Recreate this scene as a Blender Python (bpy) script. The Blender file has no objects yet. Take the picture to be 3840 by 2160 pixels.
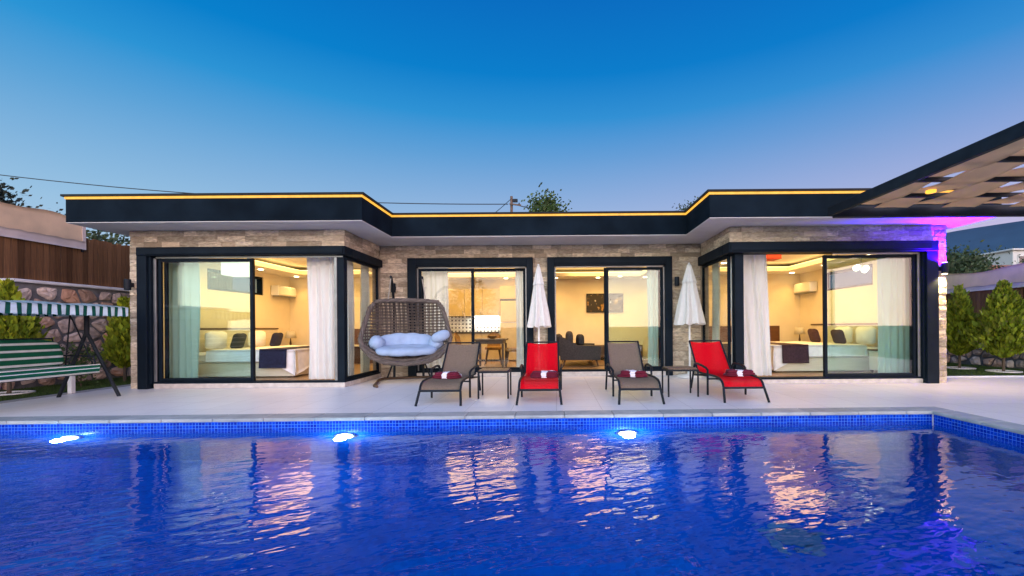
import bpy, bmesh, math, random
from math import sin, cos, pi, radians, sqrt, atan2
from mathutils import Vector, Matrix
from mathutils.noise import noise as pnoise

random.seed(7)
SC = bpy.context.scene
COL = SC.collection

# ------------------------------------------------------------------ camera, sky, sun, exposure
cam_data = bpy.data.cameras.new("camera")
cam_data.sensor_width = 36.0
cam_data.lens = 36.0 * 1640 / 3840
cam_data.shift_x = -0.043
cam_data.shift_y = 0.0391
cam_data.clip_start = 0.05
cam_data.clip_end = 8000
cam = bpy.data.objects.new("camera", cam_data)
cam.location = (0, 0, 1.08)
cam.rotation_euler = (pi / 2, 0.0075, 0)
COL.objects.link(cam)
SC.camera = cam

world = bpy.data.worlds.new("World")
SC.world = world
world.use_nodes = True
wn, wl = world.node_tree.nodes, world.node_tree.links
wn.clear()
w_out = wn.new('ShaderNodeOutputWorld')
w_bg = wn.new('ShaderNodeBackground')
w_tc = wn.new('ShaderNodeTexCoord')
w_sep = wn.new('ShaderNodeSeparateXYZ')
wl.new(w_tc.outputs['Generated'], w_sep.inputs[0])


def w_ramp(stops):
    r = wn.new('ShaderNodeValToRGB')
    e = r.color_ramp.elements
    while len(e) < len(stops):
        e.new(0.5)
    for i, (p, c) in enumerate(stops):
        e[i].position = p
        e[i].color = (*c, 1)
    wl.new(w_sep.outputs['Z'], r.inputs[0])
    return r


front_sky = w_ramp([(0, (0.3209, 0.3048, 0.4011)), (0.1, (0.2781, 0.2941, 0.4118)), (0.2, (0.2005, 0.2727, 0.4091)), (0.28, (0.1337, 0.2273, 0.3877)), (0.36, (0.0642, 0.1845, 0.3690)), (0.43, (0.0134, 0.1497, 0.3583)), (0.5, (0.0000, 0.1096, 0.3262)), (0.6, (0.0000, 0.0802, 0.2888)), (1, (0.0000, 0.0374, 0.1818))])
back_sky = w_ramp([(0.0, (3.0, 2.3, 1.8)), (.12, (2.7, 2.35, 2.1)), (.32, (1.65, 1.70, 1.95)), (.55, (.72, .95, 1.40)),
                   (.8, (.2, .42, .85)), (1.0, (.0, .07, .34))])
w_map = wn.new('ShaderNodeMapRange')
w_map.interpolation_type = 'SMOOTHSTEP'
w_map.inputs['From Min'].default_value = 0.15
w_map.inputs['From Max'].default_value = -0.85
wl.new(w_sep.outputs['Y'], w_map.inputs['Value'])
w_mix = wn.new('ShaderNodeMix')
w_mix.data_type = 'RGBA'
wl.new(w_map.outputs[0], w_mix.inputs[0])
wl.new(front_sky.outputs[0], w_mix.inputs[6])
wl.new(back_sky.outputs[0], w_mix.inputs[7])
w_nish = wn.new('ShaderNodeTexSky')
w_nish.sky_type = 'NISHITA'
w_nish.sun_disc = False
w_nish.sun_elevation = radians(3)
w_nish.sun_rotation = radians(190)
w_sc = wn.new('ShaderNodeVectorMath')
w_sc.operation = 'SCALE'
w_sc.inputs['Scale'].default_value = 0.08
wl.new(w_nish.outputs[0], w_sc.inputs[0])
w_mix2 = wn.new('ShaderNodeMix')
w_mix2.data_type = 'RGBA'
w_mix2.inputs[0].default_value = 0.03
wl.new(w_mix.outputs[2], w_mix2.inputs[6])
wl.new(w_sc.outputs[0], w_mix2.inputs[7])
# towards one side the dusk is bluer, towards the other more lilac
w_side = wn.new('ShaderNodeMapRange')
w_side.inputs['From Min'].default_value = -.7
w_side.inputs['From Max'].default_value = .7
wl.new(w_sep.outputs['X'], w_side.inputs['Value'])
w_hue = wn.new('ShaderNodeMix')
w_hue.data_type = 'RGBA'
w_hue.inputs[6].default_value = (.88, 1.08, 1.02, 1)
w_hue.inputs[7].default_value = (1.26, .96, 1.0, 1)
wl.new(w_side.outputs[0], w_hue.inputs[0])
w_mul = wn.new('ShaderNodeMix')
w_mul.data_type = 'RGBA'
w_mul.blend_type = 'MULTIPLY'
w_mul.inputs[0].default_value = 1.0
wl.new(w_mix2.outputs[2], w_mul.inputs[6])
wl.new(w_hue.outputs[2], w_mul.inputs[7])
wl.new(w_mul.outputs[2], w_bg.inputs[0])
w_bg.inputs[1].default_value = 1.0
wl.new(w_bg.outputs[0], w_out.inputs[0])

sun_data = bpy.data.lights.new("sun", 'SUN')
sun_data.energy = 0.35
sun_data.angle = radians(70)
sun_data.color = (1.0, 0.80, 0.68)
sun = bpy.data.objects.new("sun", sun_data)
sun.rotation_euler = (radians(72), 0, radians(10))
sun.location = (0, -10, 10)
COL.objects.link(sun)

SC.view_settings.view_transform = 'Standard'
SC.view_settings.look = 'None'
SC.view_settings.exposure = 0.9
SC.view_settings.gamma = 1.0
SC.view_settings.use_curve_mapping = False
SC.render.engine = 'CYCLES'
SC.cycles.use_denoising = True
SC.cycles.max_bounces = 10
SC.cycles.diffuse_bounces = 4
SC.cycles.glossy_bounces = 4
SC.cycles.transmission_bounces = 8
SC.cycles.transparent_max_bounces = 24
SC.cycles.sample_clamp_indirect = 6.0
SC.cycles.caustics_reflective = False


# ------------------------------------------------------------------ materials
def nodes_of(name):
    m = bpy.data.materials.new(name)
    m.use_nodes = True
    nt = m.node_tree
    return m, nt, nt.nodes['Principled BSDF'], nt.nodes['Material Output']


def coords(nt, kind):
    if kind == 'pos':
        return nt.nodes.new('ShaderNodeNewGeometry').outputs['Position']
    return nt.nodes.new('ShaderNodeTexCoord').outputs['Object']


def mixc(nt, fac, a, b, mode='MIX'):
    n = nt.nodes.new('ShaderNodeMix')
    n.data_type = 'RGBA'
    n.blend_type = mode
    for sock, v in ((n.inputs[0], fac), (n.inputs[6], a), (n.inputs[7], b)):
        if hasattr(v, 'is_output'):
            nt.links.new(v, sock)
        elif isinstance(v, (int, float)):
            sock.default_value = v
        else:
            sock.default_value = (*v, 1)
    return n.outputs[2]


def mth(nt, op, a, b=None):
    n = nt.nodes.new('ShaderNodeMath')
    n.operation = op
    for i, v in enumerate((a, b)):
        if v is None:
            continue
        if hasattr(v, 'is_output'):
            nt.links.new(v, n.inputs[i])
        else:
            n.inputs[i].default_value = v
    return n.outputs[0]


def noise_tex(nt, vec, scale, detail=4, stretch=None, rough=.55):
    if stretch:
        mp = nt.nodes.new('ShaderNodeMapping')
        mp.inputs['Scale'].default_value = stretch
        nt.links.new(vec, mp.inputs['Vector'])
        vec = mp.outputs[0]
    n = nt.nodes.new('ShaderNodeTexNoise')
    n.inputs['Scale'].default_value = scale
    n.inputs['Detail'].default_value = detail
    n.inputs['Roughness'].default_value = rough
    nt.links.new(vec, n.inputs['Vector'])
    return n.outputs['Fac']


def ramp(nt, fac, p0, p1):
    n = nt.nodes.new('ShaderNodeMapRange')
    n.inputs['From Min'].default_value = p0
    n.inputs['From Max'].default_value = p1
    nt.links.new(fac, n.inputs['Value'])
    return n.outputs[0]


def M(name, col, rough=.5, metal=0., col2=None, scale=6, var=.12, bump=0., bscale=40, rnd=None, rndamt=.25,
      stretch=None, spec=.5, sp='obj', trans=0., tint=None, bdist=.01):
    m, nt, bsdf, out = nodes_of(name)
    vec = coords(nt, sp)
    n1 = noise_tex(nt, vec, scale, 5, stretch)
    c2 = col2 if col2 else tuple(c * (1 - 2 * var) for c in col)
    c1 = col if col2 else tuple(min(1, c * (1 + var)) for c in col)
    base = mixc(nt, ramp(nt, n1, .32, .68), c1, c2)
    if rnd:
        if rnd == 'object':
            r = nt.nodes.new('ShaderNodeObjectInfo').outputs['Random']
        else:
            r = nt.nodes.new('ShaderNodeNewGeometry').outputs['Random Per Island']
        if tint:
            base = mixc(nt, mth(nt, 'MULTIPLY', mth(nt, 'POWER', r, 1.6), .8), base, tint)
        r2 = mth(nt, 'FRACT', mth(nt, 'MULTIPLY', r, 7.31))
        v = mth(nt, 'ADD', mth(nt, 'MULTIPLY', r2, 2 * rndamt), 1 - rndamt)
        cmb = nt.nodes.new('ShaderNodeCombineXYZ')
        for i in range(3):
            nt.links.new(v, cmb.inputs[i])
        base = mixc(nt, 1.0, base, cmb.outputs[0], 'MULTIPLY')
    nt.links.new(base, bsdf.inputs['Base Color'])
    bsdf.inputs['Metallic'].default_value = metal
    bsdf.inputs['Specular IOR Level'].default_value = spec
    rr = nt.nodes.new('ShaderNodeMapRange')
    rr.inputs['To Min'].default_value = max(.02, rough - .08)
    rr.inputs['To Max'].default_value = min(1, rough + .08)
    nt.links.new(n1, rr.inputs['Value'])
    nt.links.new(rr.outputs[0], bsdf.inputs['Roughness'])
    if bump:
        b = nt.nodes.new('ShaderNodeBump')
        b.inputs['Strength'].default_value = bump
        b.inputs['Distance'].default_value = bdist
        nt.links.new(noise_tex(nt, vec, bscale, 4, stretch), b.inputs['Height'])
        nt.links.new(b.outputs[0], bsdf.inputs['Normal'])
    if trans:
        t = nt.nodes.new('ShaderNodeBsdfTranslucent')
        nt.links.new(base, t.inputs[0])
        mx = nt.nodes.new('ShaderNodeMixShader')
        mx.inputs[0].default_value = trans
        nt.links.new(bsdf.outputs[0], mx.inputs[1])
        nt.links.new(t.outputs[0], mx.inputs[2])
        nt.links.new(mx.outputs[0], out.inputs[0])
    return m


def see_through(m, amount):
    """mesh cloth: part of the light goes straight through the weave"""
    nt = m.node_tree
    out = nt.nodes['Material Output']
    src = out.inputs[0].links[0].from_socket
    tr = nt.nodes.new('ShaderNodeBsdfTransparent')
    mx = nt.nodes.new('ShaderNodeMixShader')
    mx.inputs[0].default_value = amount
    nt.links.new(src, mx.inputs[1])
    nt.links.new(tr.outputs[0], mx.inputs[2])
    nt.links.new(mx.outputs[0], out.inputs[0])
    return m


def emissive(name, col, strength, uneven=0.):
    m, nt, bsdf, out = nodes_of(name)
    bsdf.inputs['Base Color'].default_value = (*[c * .12 for c in col], 1)
    bsdf.inputs['Emission Color'].default_value = (*col, 1)
    bsdf.inputs['Emission Strength'].default_value = strength
    if uneven:
        n = noise_tex(nt, coords(nt, 'pos'), 7.0, 6, None, .75)
        v = mth(nt, 'MULTIPLY', ramp(nt, n, .25, .75), uneven)
        nt.links.new(mth(nt, 'ADD', v, strength - uneven / 2), bsdf.inputs['Emission Strength'])
    return m


def glass_pane(name, tint, refl):
    """a thin window pane: light passes straight, Schlick reflection on top"""
    m, nt, bsdf, out = nodes_of(name)
    nt.nodes.remove(bsdf)
    tr = nt.nodes.new('ShaderNodeBsdfTransparent')
    tr.inputs[0].default_value = (*tint, 1)
    gl = nt.nodes.new('ShaderNodeBsdfGlossy')
    gl.inputs['Roughness'].default_value = 0.0
    lw = nt.nodes.new('ShaderNodeLayerWeight')
    lw.inputs['Blend'].default_value = .5
    p = mth(nt, 'POWER', lw.outputs['Facing'], 5.0)
    f = mth(nt, 'ADD', mth(nt, 'MULTIPLY', p, 1 - refl), refl)
    mx = nt.nodes.new('ShaderNodeMixShader')
    nt.links.new(f, mx.inputs[0])
    nt.links.new(tr.outputs[0], mx.inputs[1])
    nt.links.new(gl.outputs[0], mx.inputs[2])
    nt.links.new(mx.outputs[0], out.inputs[0])
    return m


def striped(name, axis, period, duty, ca, cb, offset=0., rough=.85, trans=0.):
    """printed stripes, counted along one axis of the object"""
    m, nt, bsdf, out = nodes_of(name)
    vec = coords(nt, 'obj')
    sep = nt.nodes.new('ShaderNodeSeparateXYZ')
    nt.links.new(vec, sep.inputs[0])
    a = mth(nt, 'ADD', mth(nt, 'DIVIDE', sep.outputs['XYZ'.index(axis)], period), 50 + offset)
    f = mth(nt, 'GREATER_THAN', mth(nt, 'FRACT', a), duty)
    c = mixc(nt, f, ca, cb)
    c = mixc(nt, ramp(nt, noise_tex(nt, vec, 9, 5), .3, .7), c, mixc(nt, 1.0, c, (.82, .82, .82), 'MULTIPLY'))
    nt.links.new(c, bsdf.inputs['Base Color'])
    bsdf.inputs['Roughness'].default_value = rough
    bsdf.inputs['Specular IOR Level'].default_value = .2
    b = nt.nodes.new('ShaderNodeBump')
    b.inputs['Strength'].default_value = .25
    b.inputs['Distance'].default_value = .004
    nt.links.new(noise_tex(nt, vec, 160, 2), b.inputs['Height'])
    nt.links.new(b.outputs[0], bsdf.inputs['Normal'])
    return m


MAT = {}
MAT['stone_mortar'] = M('travertine_bed', (.30, .25, .19), .9, bump=.4, sp='pos')
MAT['brick'] = M('split_travertine', (.78, .68, .52), .85, spec=.2, col2=(.39, .315, .235), scale=13, bump=1.0, bscale=30, bdist=.022, rnd='object', rndamt=.36,
                 stretch=(1, 1, 3.0), sp='pos', tint=(.46, .365, .26))
MAT['plinth'] = M('travertine_sill', (.60, .55, .50), .6, col2=(.45, .40, .36), scale=9, bump=.3, sp='pos')
MAT['fascia'] = M('slate_blue_render', (.006, .012, .0195), .8, var=.2, scale=1.5, bump=.2, bscale=160, sp='pos', spec=.04)
MAT['cap'] = M('dark_roof_cap', (.006, .007, .009), .6, sp='pos', spec=.2)
MAT['led'] = emissive('amber_led', (1.0, .47, .055), .66, .35)
MAT['soffit'] = M('soffit_paint', (.62, .60, .60), .8, var=.04, scale=2, sp='pos')
MAT['frame'] = M('anthracite_aluminium', (.006, .012, .020), .55, var=.12, scale=3, sp='pos', spec=.08)
MAT['frame_edge'] = M('grey_aluminium', (.20, .21, .22), .35, metal=.6, var=.1, sp='pos')
MAT['plaster'] = M('cream_wall_paint', (.80, .71, .55), .9, var=.03, scale=2, sp='pos')
MAT['ceiling'] = M('white_ceiling_paint', (.82, .78, .70), .9, var=.02, sp='pos')
MAT['floor'] = M('oak_laminate', (.38, .25, .14), .35, col2=(.28, .17, .09), scale=4, stretch=(6, 1, 1), bump=.1, sp='pos')
MAT['pane'] = glass_pane('double_glazing', (.95, .98, .97), .034)
MAT['pane_tint'] = glass_pane('stacked_glazing', (.85, .962, .95), .04)
MAT['deck'] = None
MAT['black_metal'] = M('charcoal_powder_coat', (.012, .017, .024), .5, var=.15, sp='obj', spec=.15)
MAT['white_cloth'] = M('white_canvas', (.86, .85, .82), .9, var=.02, scale=14, bump=.15, bscale=90, trans=.3)
MAT['sheer'] = M('white_voile', (.86, .88, .88), .9, var=.01, scale=6, trans=.4)
MAT['drape'] = M('pale_drape', (.74, .78, .72), .9, var=.01, scale=6, trans=.3)
MAT['navy'] = M('navy_cloth', (.012, .014, .05), .9, var=.2, scale=30, bump=.3, bscale=120)
MAT['brown_cloth'] = M('aubergine_cloth', (.05, .02, .03), .9, var=.2, scale=30, bump=.3, bscale=120)
MAT['charcoal_cloth'] = M('charcoal_cloth', (.035, .033, .035), .9, var=.2, scale=40, bump=.4, bscale=140)
MAT['linen'] = M('white_linen', (.86, .85, .85), .9, var=.05, scale=8, bump=.4, bscale=18)
MAT['walnut'] = M('walnut_veneer', (.13, .05, .02), .4, col2=(.075, .028, .012), scale=3, stretch=(1, 1, 12))
MAT['pale_wood'] = M('pale_bed_board', (.70, .64, .52), .5, col2=(.62, .56, .44), scale=3, stretch=(1, 1, 10))
MAT['cream_lacquer'] = M('cream_lacquer', (.62, .50, .28), .35, var=.05, sp='pos')
MAT['white_plastic'] = M('white_plastic', (.80, .79, .76), .35, var=.02)
MAT['ochre'] = M('ochre_upholstery', (.36, .19, .05), .8, var=.12, scale=20, bump=.2)
MAT['sofa'] = M('grey_sofa_weave', (.055, .05, .05), .9, var=.2, scale=60, bump=.4, bscale=160)
MAT['dark_wood'] = M('dark_stained_wood', (.10, .06, .035), .5, var=.2, scale=5, stretch=(1, 8, 1))
MAT['fence'] = M('stained_fence_board', (.17, .084, .036), .75, spec=.1, col2=(.095, .05, .028), scale=4, stretch=(8, 8, .6), bump=.4, bscale=14,
                 rnd='object', rndamt=.42)
MAT['screen'] = M('beige_screen_cloth', (.80, .60, .40), .9, var=.06, scale=3, bump=.3, bscale=60, trans=.25)
MAT['screen_hem'] = M('taupe_screen_hem', (.55, .46, .42), .9, var=.06, scale=3)
MAT['mortar'] = M('grey_rubble_mortar', (.13, .135, .15), .95, var=.2, scale=8, bump=.6, bscale=40)
MAT['stone'] = M('pink_beige_fieldstone', (.62, .52, .46), .85, spec=.2, col2=(.27, .235, .23), scale=8, bump=1.0, bscale=20, rnd='object', rndamt=.4,
                 tint=(.52, .25, .13))
MAT['coping_wall'] = M('white_marble_coping', (.66, .67, .70), .5, var=.06, scale=4, sp='pos')
MAT['coping'] = M('grey_pool_coping', (.40, .43, .45), .55, col2=(.27, .31, .34), scale=6, bump=.6, bscale=26, sp='pos', rnd='object', rndamt=.08)
MAT['border'] = M('grey_border_tile', (.33, .32, .33), .6, var=.1, scale=4, sp='pos')
MAT['grass'] = M('green_turf', (.03, .075, .008), .8, rnd='island', rndamt=.45, scale=2, sp='pos', tint=(.05, .08, .012))
MAT['soil'] = M('turf_backing', (.015, .032, .006), .95, sp='pos')
MAT['ground'] = M('dry_hillside', (.09, .075, .045), .95, col2=(.05, .06, .03), scale=.08, sp='pos')
MAT['hill'] = M('haze_tinted_hillside', (.025, .080, .145), .95, col2=(.016, .06, .115), scale=.02, sp='pos')  # blue of the distant air is mixed into the forest colour
MAT['thuja'] = M('thuja_foliage', (.19, .28, .014), .75, rnd='island', rndamt=.45, scale=3, tint=(.42, .44, .02), trans=.35)
MAT['leaf'] = M('olive_foliage', (.032, .060, .022), .7, rnd='island', rndamt=.5, scale=.6, tint=(.075, .10, .035), trans=.2)
MAT['leaf_bright'] = M('fresh_foliage', (.045, .095, .018), .7, rnd='island', rndamt=.5, scale=.6, tint=(.11, .16, .04), trans=.25)
MAT['leaf_dark'] = M('dark_foliage', (.018, .030, .022), .7, rnd='island', rndamt=.5, scale=.6, tint=(.035, .05, .03), trans=.15)  # darkest of the leaf tones
MAT['bark'] = M('grey_bark', (.10, .075, .055), .9, bump=.6, bscale=20, stretch=(4, 4, 1))
MAT['pole_wood'] = M('weathered_pole', (.15, .10, .075), .9, bump=.4, stretch=(6, 6, .5))
MAT['wire'] = M('black_cable', (.02, .022, .025), .6)
MAT['wicker'] = M('grey_brown_wicker', (.115, .092, .078), .65, rnd='island', rndamt=.35, scale=30, bump=.6, bscale=180)
MAT['cushion'] = M('pale_blue_cushion', (.31, .42, .60), .9, var=.06, scale=5, bump=.2, bscale=30)
MAT['sling_brown'] = see_through(M('taupe_sling_mesh', (.19, .14, .105), .8, spec=.15, var=.1, scale=60, bump=.3, bscale=400), .06)
MAT['sling_red'] = see_through(M('red_sling_mesh', (.68, .001, .012), .8, spec=.1, var=.06, scale=60, bump=.3, bscale=400), .20)
MAT['table_top'] = M('brown_slat_top', (.16, .095, .06), .5, var=.15, scale=5, stretch=(10, 1, 1))
MAT['pergola_cloth'] = M('taupe_pergola_canvas', (.82, .60, .39), .9, var=.04, scale=4, bump=.2, bscale=120, trans=.55)
MAT['white_paint'] = M('white_post_paint', (.75, .75, .74), .5, var=.05)
MAT['house_wall'] = M('white_far_house', (.62, .60, .58), .8, var=.06, scale=1)
MAT['house_roof'] = M('terracotta_far_roof', (.28, .12, .08), .8, var=.15, scale=2)
MAT['dark_glass'] = M('dark_far_glass', (.03, .04, .05), .15)
MAT['red_shade'] = M('red_lamp_shade', (.55, .03, .01), .5, var=.05, trans=.2)
MAT['lamp_shade'] = M('cream_lamp_shade', (.72, .68, .58), .8, var=.04, trans=.3)
MAT['steel'] = M('brushed_steel', (.45, .44, .42), .3, metal=.8, var=.06)
MAT['worktop'] = M('dark_worktop', (.04, .035, .035), .3, var=.2, scale=20)
MAT['downlight'] = emissive('downlight_glow', (1.0, .80, .45), 9.0)
MAT['cove'] = emissive('cove_glow', (1.0, .66, .22), 2.2)
MAT['globe'] = emissive('opal_globe_glow', (1.0, .90, .66), 3.0)
MAT['reflection_glow'] = emissive('pane_reflection_glow', (1.0, .93, .74), .6)  # glow of the box that imitates a reflection in the pane
MAT['undercab'] = emissive('under_cabinet_glow', (1.0, .97, .9), 8.0)
MAT['pool_lens'] = emissive('pool_lamp_glow', (.80, .93, 1.0), 10.0)
MAT['wall_lens'] = emissive('warm_wall_lamp_glow', (1.0, .80, .5), 8.0)
MAT['purple_lens'] = emissive('purple_wall_lamp_glow', (.45, .25, 1.0), 10.0)
MAT['amber_spot'] = emissive('amber_spot_glow', (1.0, .45, .05), 1.0)
MAT['towel'] = None


def deck_material():
    m, nt, bsdf, out = nodes_of('pale_porcelain_paving')
    vec = coords(nt, 'pos')
    n = noise_tex(nt, vec, .7, 6)
    n2 = noise_tex(nt, vec, 25, 4)
    base = mixc(nt, ramp(nt, n, .3, .7), (.86, .84, .855), (.78, .76, .775))
    base = mixc(nt, mth(nt, 'MULTIPLY', ramp(nt, n2, .5, .75), .18), base, (.55, .52, .50))
    br = nt.nodes.new('ShaderNodeTexBrick')
    br.offset = 0
    br.inputs['Scale'].default_value = 1.0
    br.inputs['Mortar Size'].default_value = .003
    br.inputs['Brick Width'].default_value = .6
    br.inputs['Row Height'].default_value = .6
    br.inputs['Color1'].default_value = (1, 1, 1, 1)
    br.inputs['Color2'].default_value = (.95, .95, .95, 1)
    br.inputs['Mortar'].default_value = (.58, .56, .56, 1)
    nt.links.new(vec, br.inputs['Vector'])
    base = mixc(nt, 1.0, base, br.outputs[0], 'MULTIPLY')
    nt.links.new(base, bsdf.inputs['Base Color'])
    rr = nt.nodes.new('ShaderNodeMapRange')
    rr.inputs['To Min'].default_value = .28
    rr.inputs['To Max'].default_value = .5
    nt.links.new(n, rr.inputs['Value'])
    nt.links.new(rr.outputs[0], bsdf.inputs['Roughness'])
    return m


def pool_material():
    m, nt, bsdf, out = nodes_of('cobalt_pool_mosaic')
    g = nt.nodes.new('ShaderNodeNewGeometry')
    tc = g.outputs['Position']
    vor = nt.nodes.new('ShaderNodeTexVoronoi')
    vor.inputs['Scale'].default_value = 24
    vor.inputs['Randomness'].default_value = 0.0
    nt.links.new(tc, vor.inputs['Vector'])
    h = nt.nodes.new('ShaderNodeSeparateColor')
    nt.links.new(vor.outputs['Color'], h.inputs[0])
    base = mixc(nt, h.outputs[0], (.0003, .050, .33), (.0008, .100, .52))
    big = noise_tex(nt, tc, .6, 4)
    base = mixc(nt, ramp(nt, big, .3, .7), base, (.0004, .075, .45))
    nt.links.new(base, bsdf.inputs['Base Color'])
    bsdf.inputs['Roughness'].default_value = .5
    bsdf.inputs['Specular IOR Level'].default_value = .03
    return m


def tile_material(name, c1, c2):
    m, nt, bsdf, out = nodes_of(name)
    r = nt.nodes.new('ShaderNodeNewGeometry').outputs['Random Per Island']
    nt.links.new(mixc(nt, r, c1, c2), bsdf.inputs['Base Color'])
    bsdf.inputs['Roughness'].default_value = .25
    bsdf.inputs['Specular IOR Level'].default_value = .12
    return m


def water_material():
    m, nt, bsdf, out = nodes_of('pool_water')
    bsdf.inputs['Base Color'].default_value = (.86, .95, 1.0, 1)
    bsdf.inputs['Transmission Weight'].default_value = 1.0
    bsdf.inputs['IOR'].default_value = 1.28
    bsdf.inputs['Roughness'].default_value = 0.0
    vec = coords(nt, 'pos')
    mp = nt.nodes.new('ShaderNodeMapping')
    mp.inputs['Rotation'].default_value = (0, 0, radians(-24))
    nt.links.new(vec, mp.inputs['Vector'])
    a = noise_tex(nt, mp.outputs[0], 3.6, 2.0, (1.0, 2.1, 1.0), .45)
    b = noise_tex(nt, vec, 11.0, 2.0, None, .5)
    patch = ramp(nt, noise_tex(nt, vec, .33, 1), .32, .62)
    hgt = mth(nt, 'ADD', mth(nt, 'MULTIPLY', mth(nt, 'MULTIPLY', a, 1.0), mth(nt, 'ADD', mth(nt, 'MULTIPLY', patch, .75), .30)),
              mth(nt, 'MULTIPLY', mth(nt, 'MULTIPLY', b, .11), patch))
    bp = nt.nodes.new('ShaderNodeBump')
    bp.inputs['Strength'].default_value = 1.0
    bp.inputs['Distance'].default_value = .0135
    nt.links.new(hgt, bp.inputs['Height'])
    nt.links.new(bp.outputs[0], bsdf.inputs['Normal'])
    return m


def towel_material():
    m, nt, bsdf, out = nodes_of('maroon_white_towelling')
    vec = coords(nt, 'obj')
    sep = nt.nodes.new('ShaderNodeSeparateXYZ')
    nt.links.new(vec, sep.inputs[0])
    wob = mth(nt, 'MULTIPLY', mth(nt, 'SUBTRACT', noise_tex(nt, vec, 7, 2), .5), .14)
    x = mth(nt, 'ADD', sep.outputs[0], wob)
    mid = mth(nt, 'LESS_THAN', mth(nt, 'ABSOLUTE', mth(nt, 'ADD', x, -.0)), .05)
    bk = mth(nt, 'GREATER_THAN', mth(nt, 'ADD', mth(nt, 'ADD', sep.outputs[1], mth(nt, 'MULTIPLY', sep.outputs[2], .6)), mth(nt, 'MULTIPLY', wob, 1.6)), .095)
    f = mth(nt, 'MAXIMUM', mid, bk)
    c = mixc(nt, f, (.12, .002, .020), (.74, .70, .78))
    nt.links.new(c, bsdf.inputs['Base Color'])
    bsdf.inputs['Roughness'].default_value = .95
    b = nt.nodes.new('ShaderNodeBump')
    b.inputs['Strength'].default_value = .6
    b.inputs['Distance'].default_value = .006
    nt.links.new(noise_tex(nt, vec, 90, 3), b.inputs['Height'])
    nt.links.new(b.outputs[0], bsdf.inputs['Normal'])
    return m


def backsplash_material():
    m, nt, bsdf, out = nodes_of('patterned_kitchen_tile')
    vec = coords(nt, 'pos')
    v = nt.nodes.new('ShaderNodeTexVoronoi')
    v.inputs['Scale'].default_value = 9.0
    v.inputs['Randomness'].default_value = 0
    v.distance = 'CHEBYCHEV'
    nt.links.new(vec, v.inputs['Vector'])
    f = mth(nt, 'LESS_THAN', v.outputs['Distance'], .22)
    nt.links.new(mixc(nt, f, (.75, .74, .70), (.10, .10, .12)), bsdf.inputs['Base Color'])
    bsdf.inputs['Roughness'].default_value = .25
    return m


def picture_material():
    m, nt, bsdf, out = nodes_of('dark_flower_print')
    vec = coords(nt, 'obj')
    n = noise_tex(nt, vec, 4.5, 5)
    c = mixc(nt, ramp(nt, n, .55, .66), (.018, .012, .008), (.45, .24, .05))
    c = mixc(nt, ramp(nt, noise_tex(nt, vec, 9, 4), .62, .7), c, (.6, .5, .38))
    nt.links.new(c, bsdf.inputs['Base Color'])
    bsdf.inputs['Roughness'].default_value = .6
    return m


MAT['deck'] = deck_material()
MAT['pool'] = pool_material()
MAT['tile'] = tile_material('glazed_cobalt_tile', (.001, .018, .34), (.002, .06, .62))
MAT['grout'] = M('light_blue_grout', (.06, .24, .80), .8, sp='pos')
MAT['water'] = water_material()
MAT['towel'] = towel_material()
MAT['backsplash'] = backsplash_material()
MAT['picture'] = picture_material()
MAT['turtle'] = M('green_turtle_mosaic', (.004, .11, .28), .4, col2=(.006, .13, .31), scale=30, rnd='island')
MAT['valance'] = striped('green_white_valance', 'Y', .118, .46, (.004, .085, .06), (.62, .76, .84))
MAT['canopy'] = striped('green_white_canopy', 'Y', .118, .46, (.004, .085, .06), (.62, .76, .84))
MAT['back_stripe'] = striped('green_white_back_cushion', 'Z', .105, .69, (.004, .095, .05), (.60, .66, .66), .30)
MAT['seat_stripe'] = striped('green_white_seat_cushion', 'X', .155, .72, (.004, .11, .065), (.60, .66, .66), .075)


MAT['skirt_stripe'] = striped('green_white_skirt', 'Z', .06, .80, (.004, .11, .065), (.66, .74, .76), .60)


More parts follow.
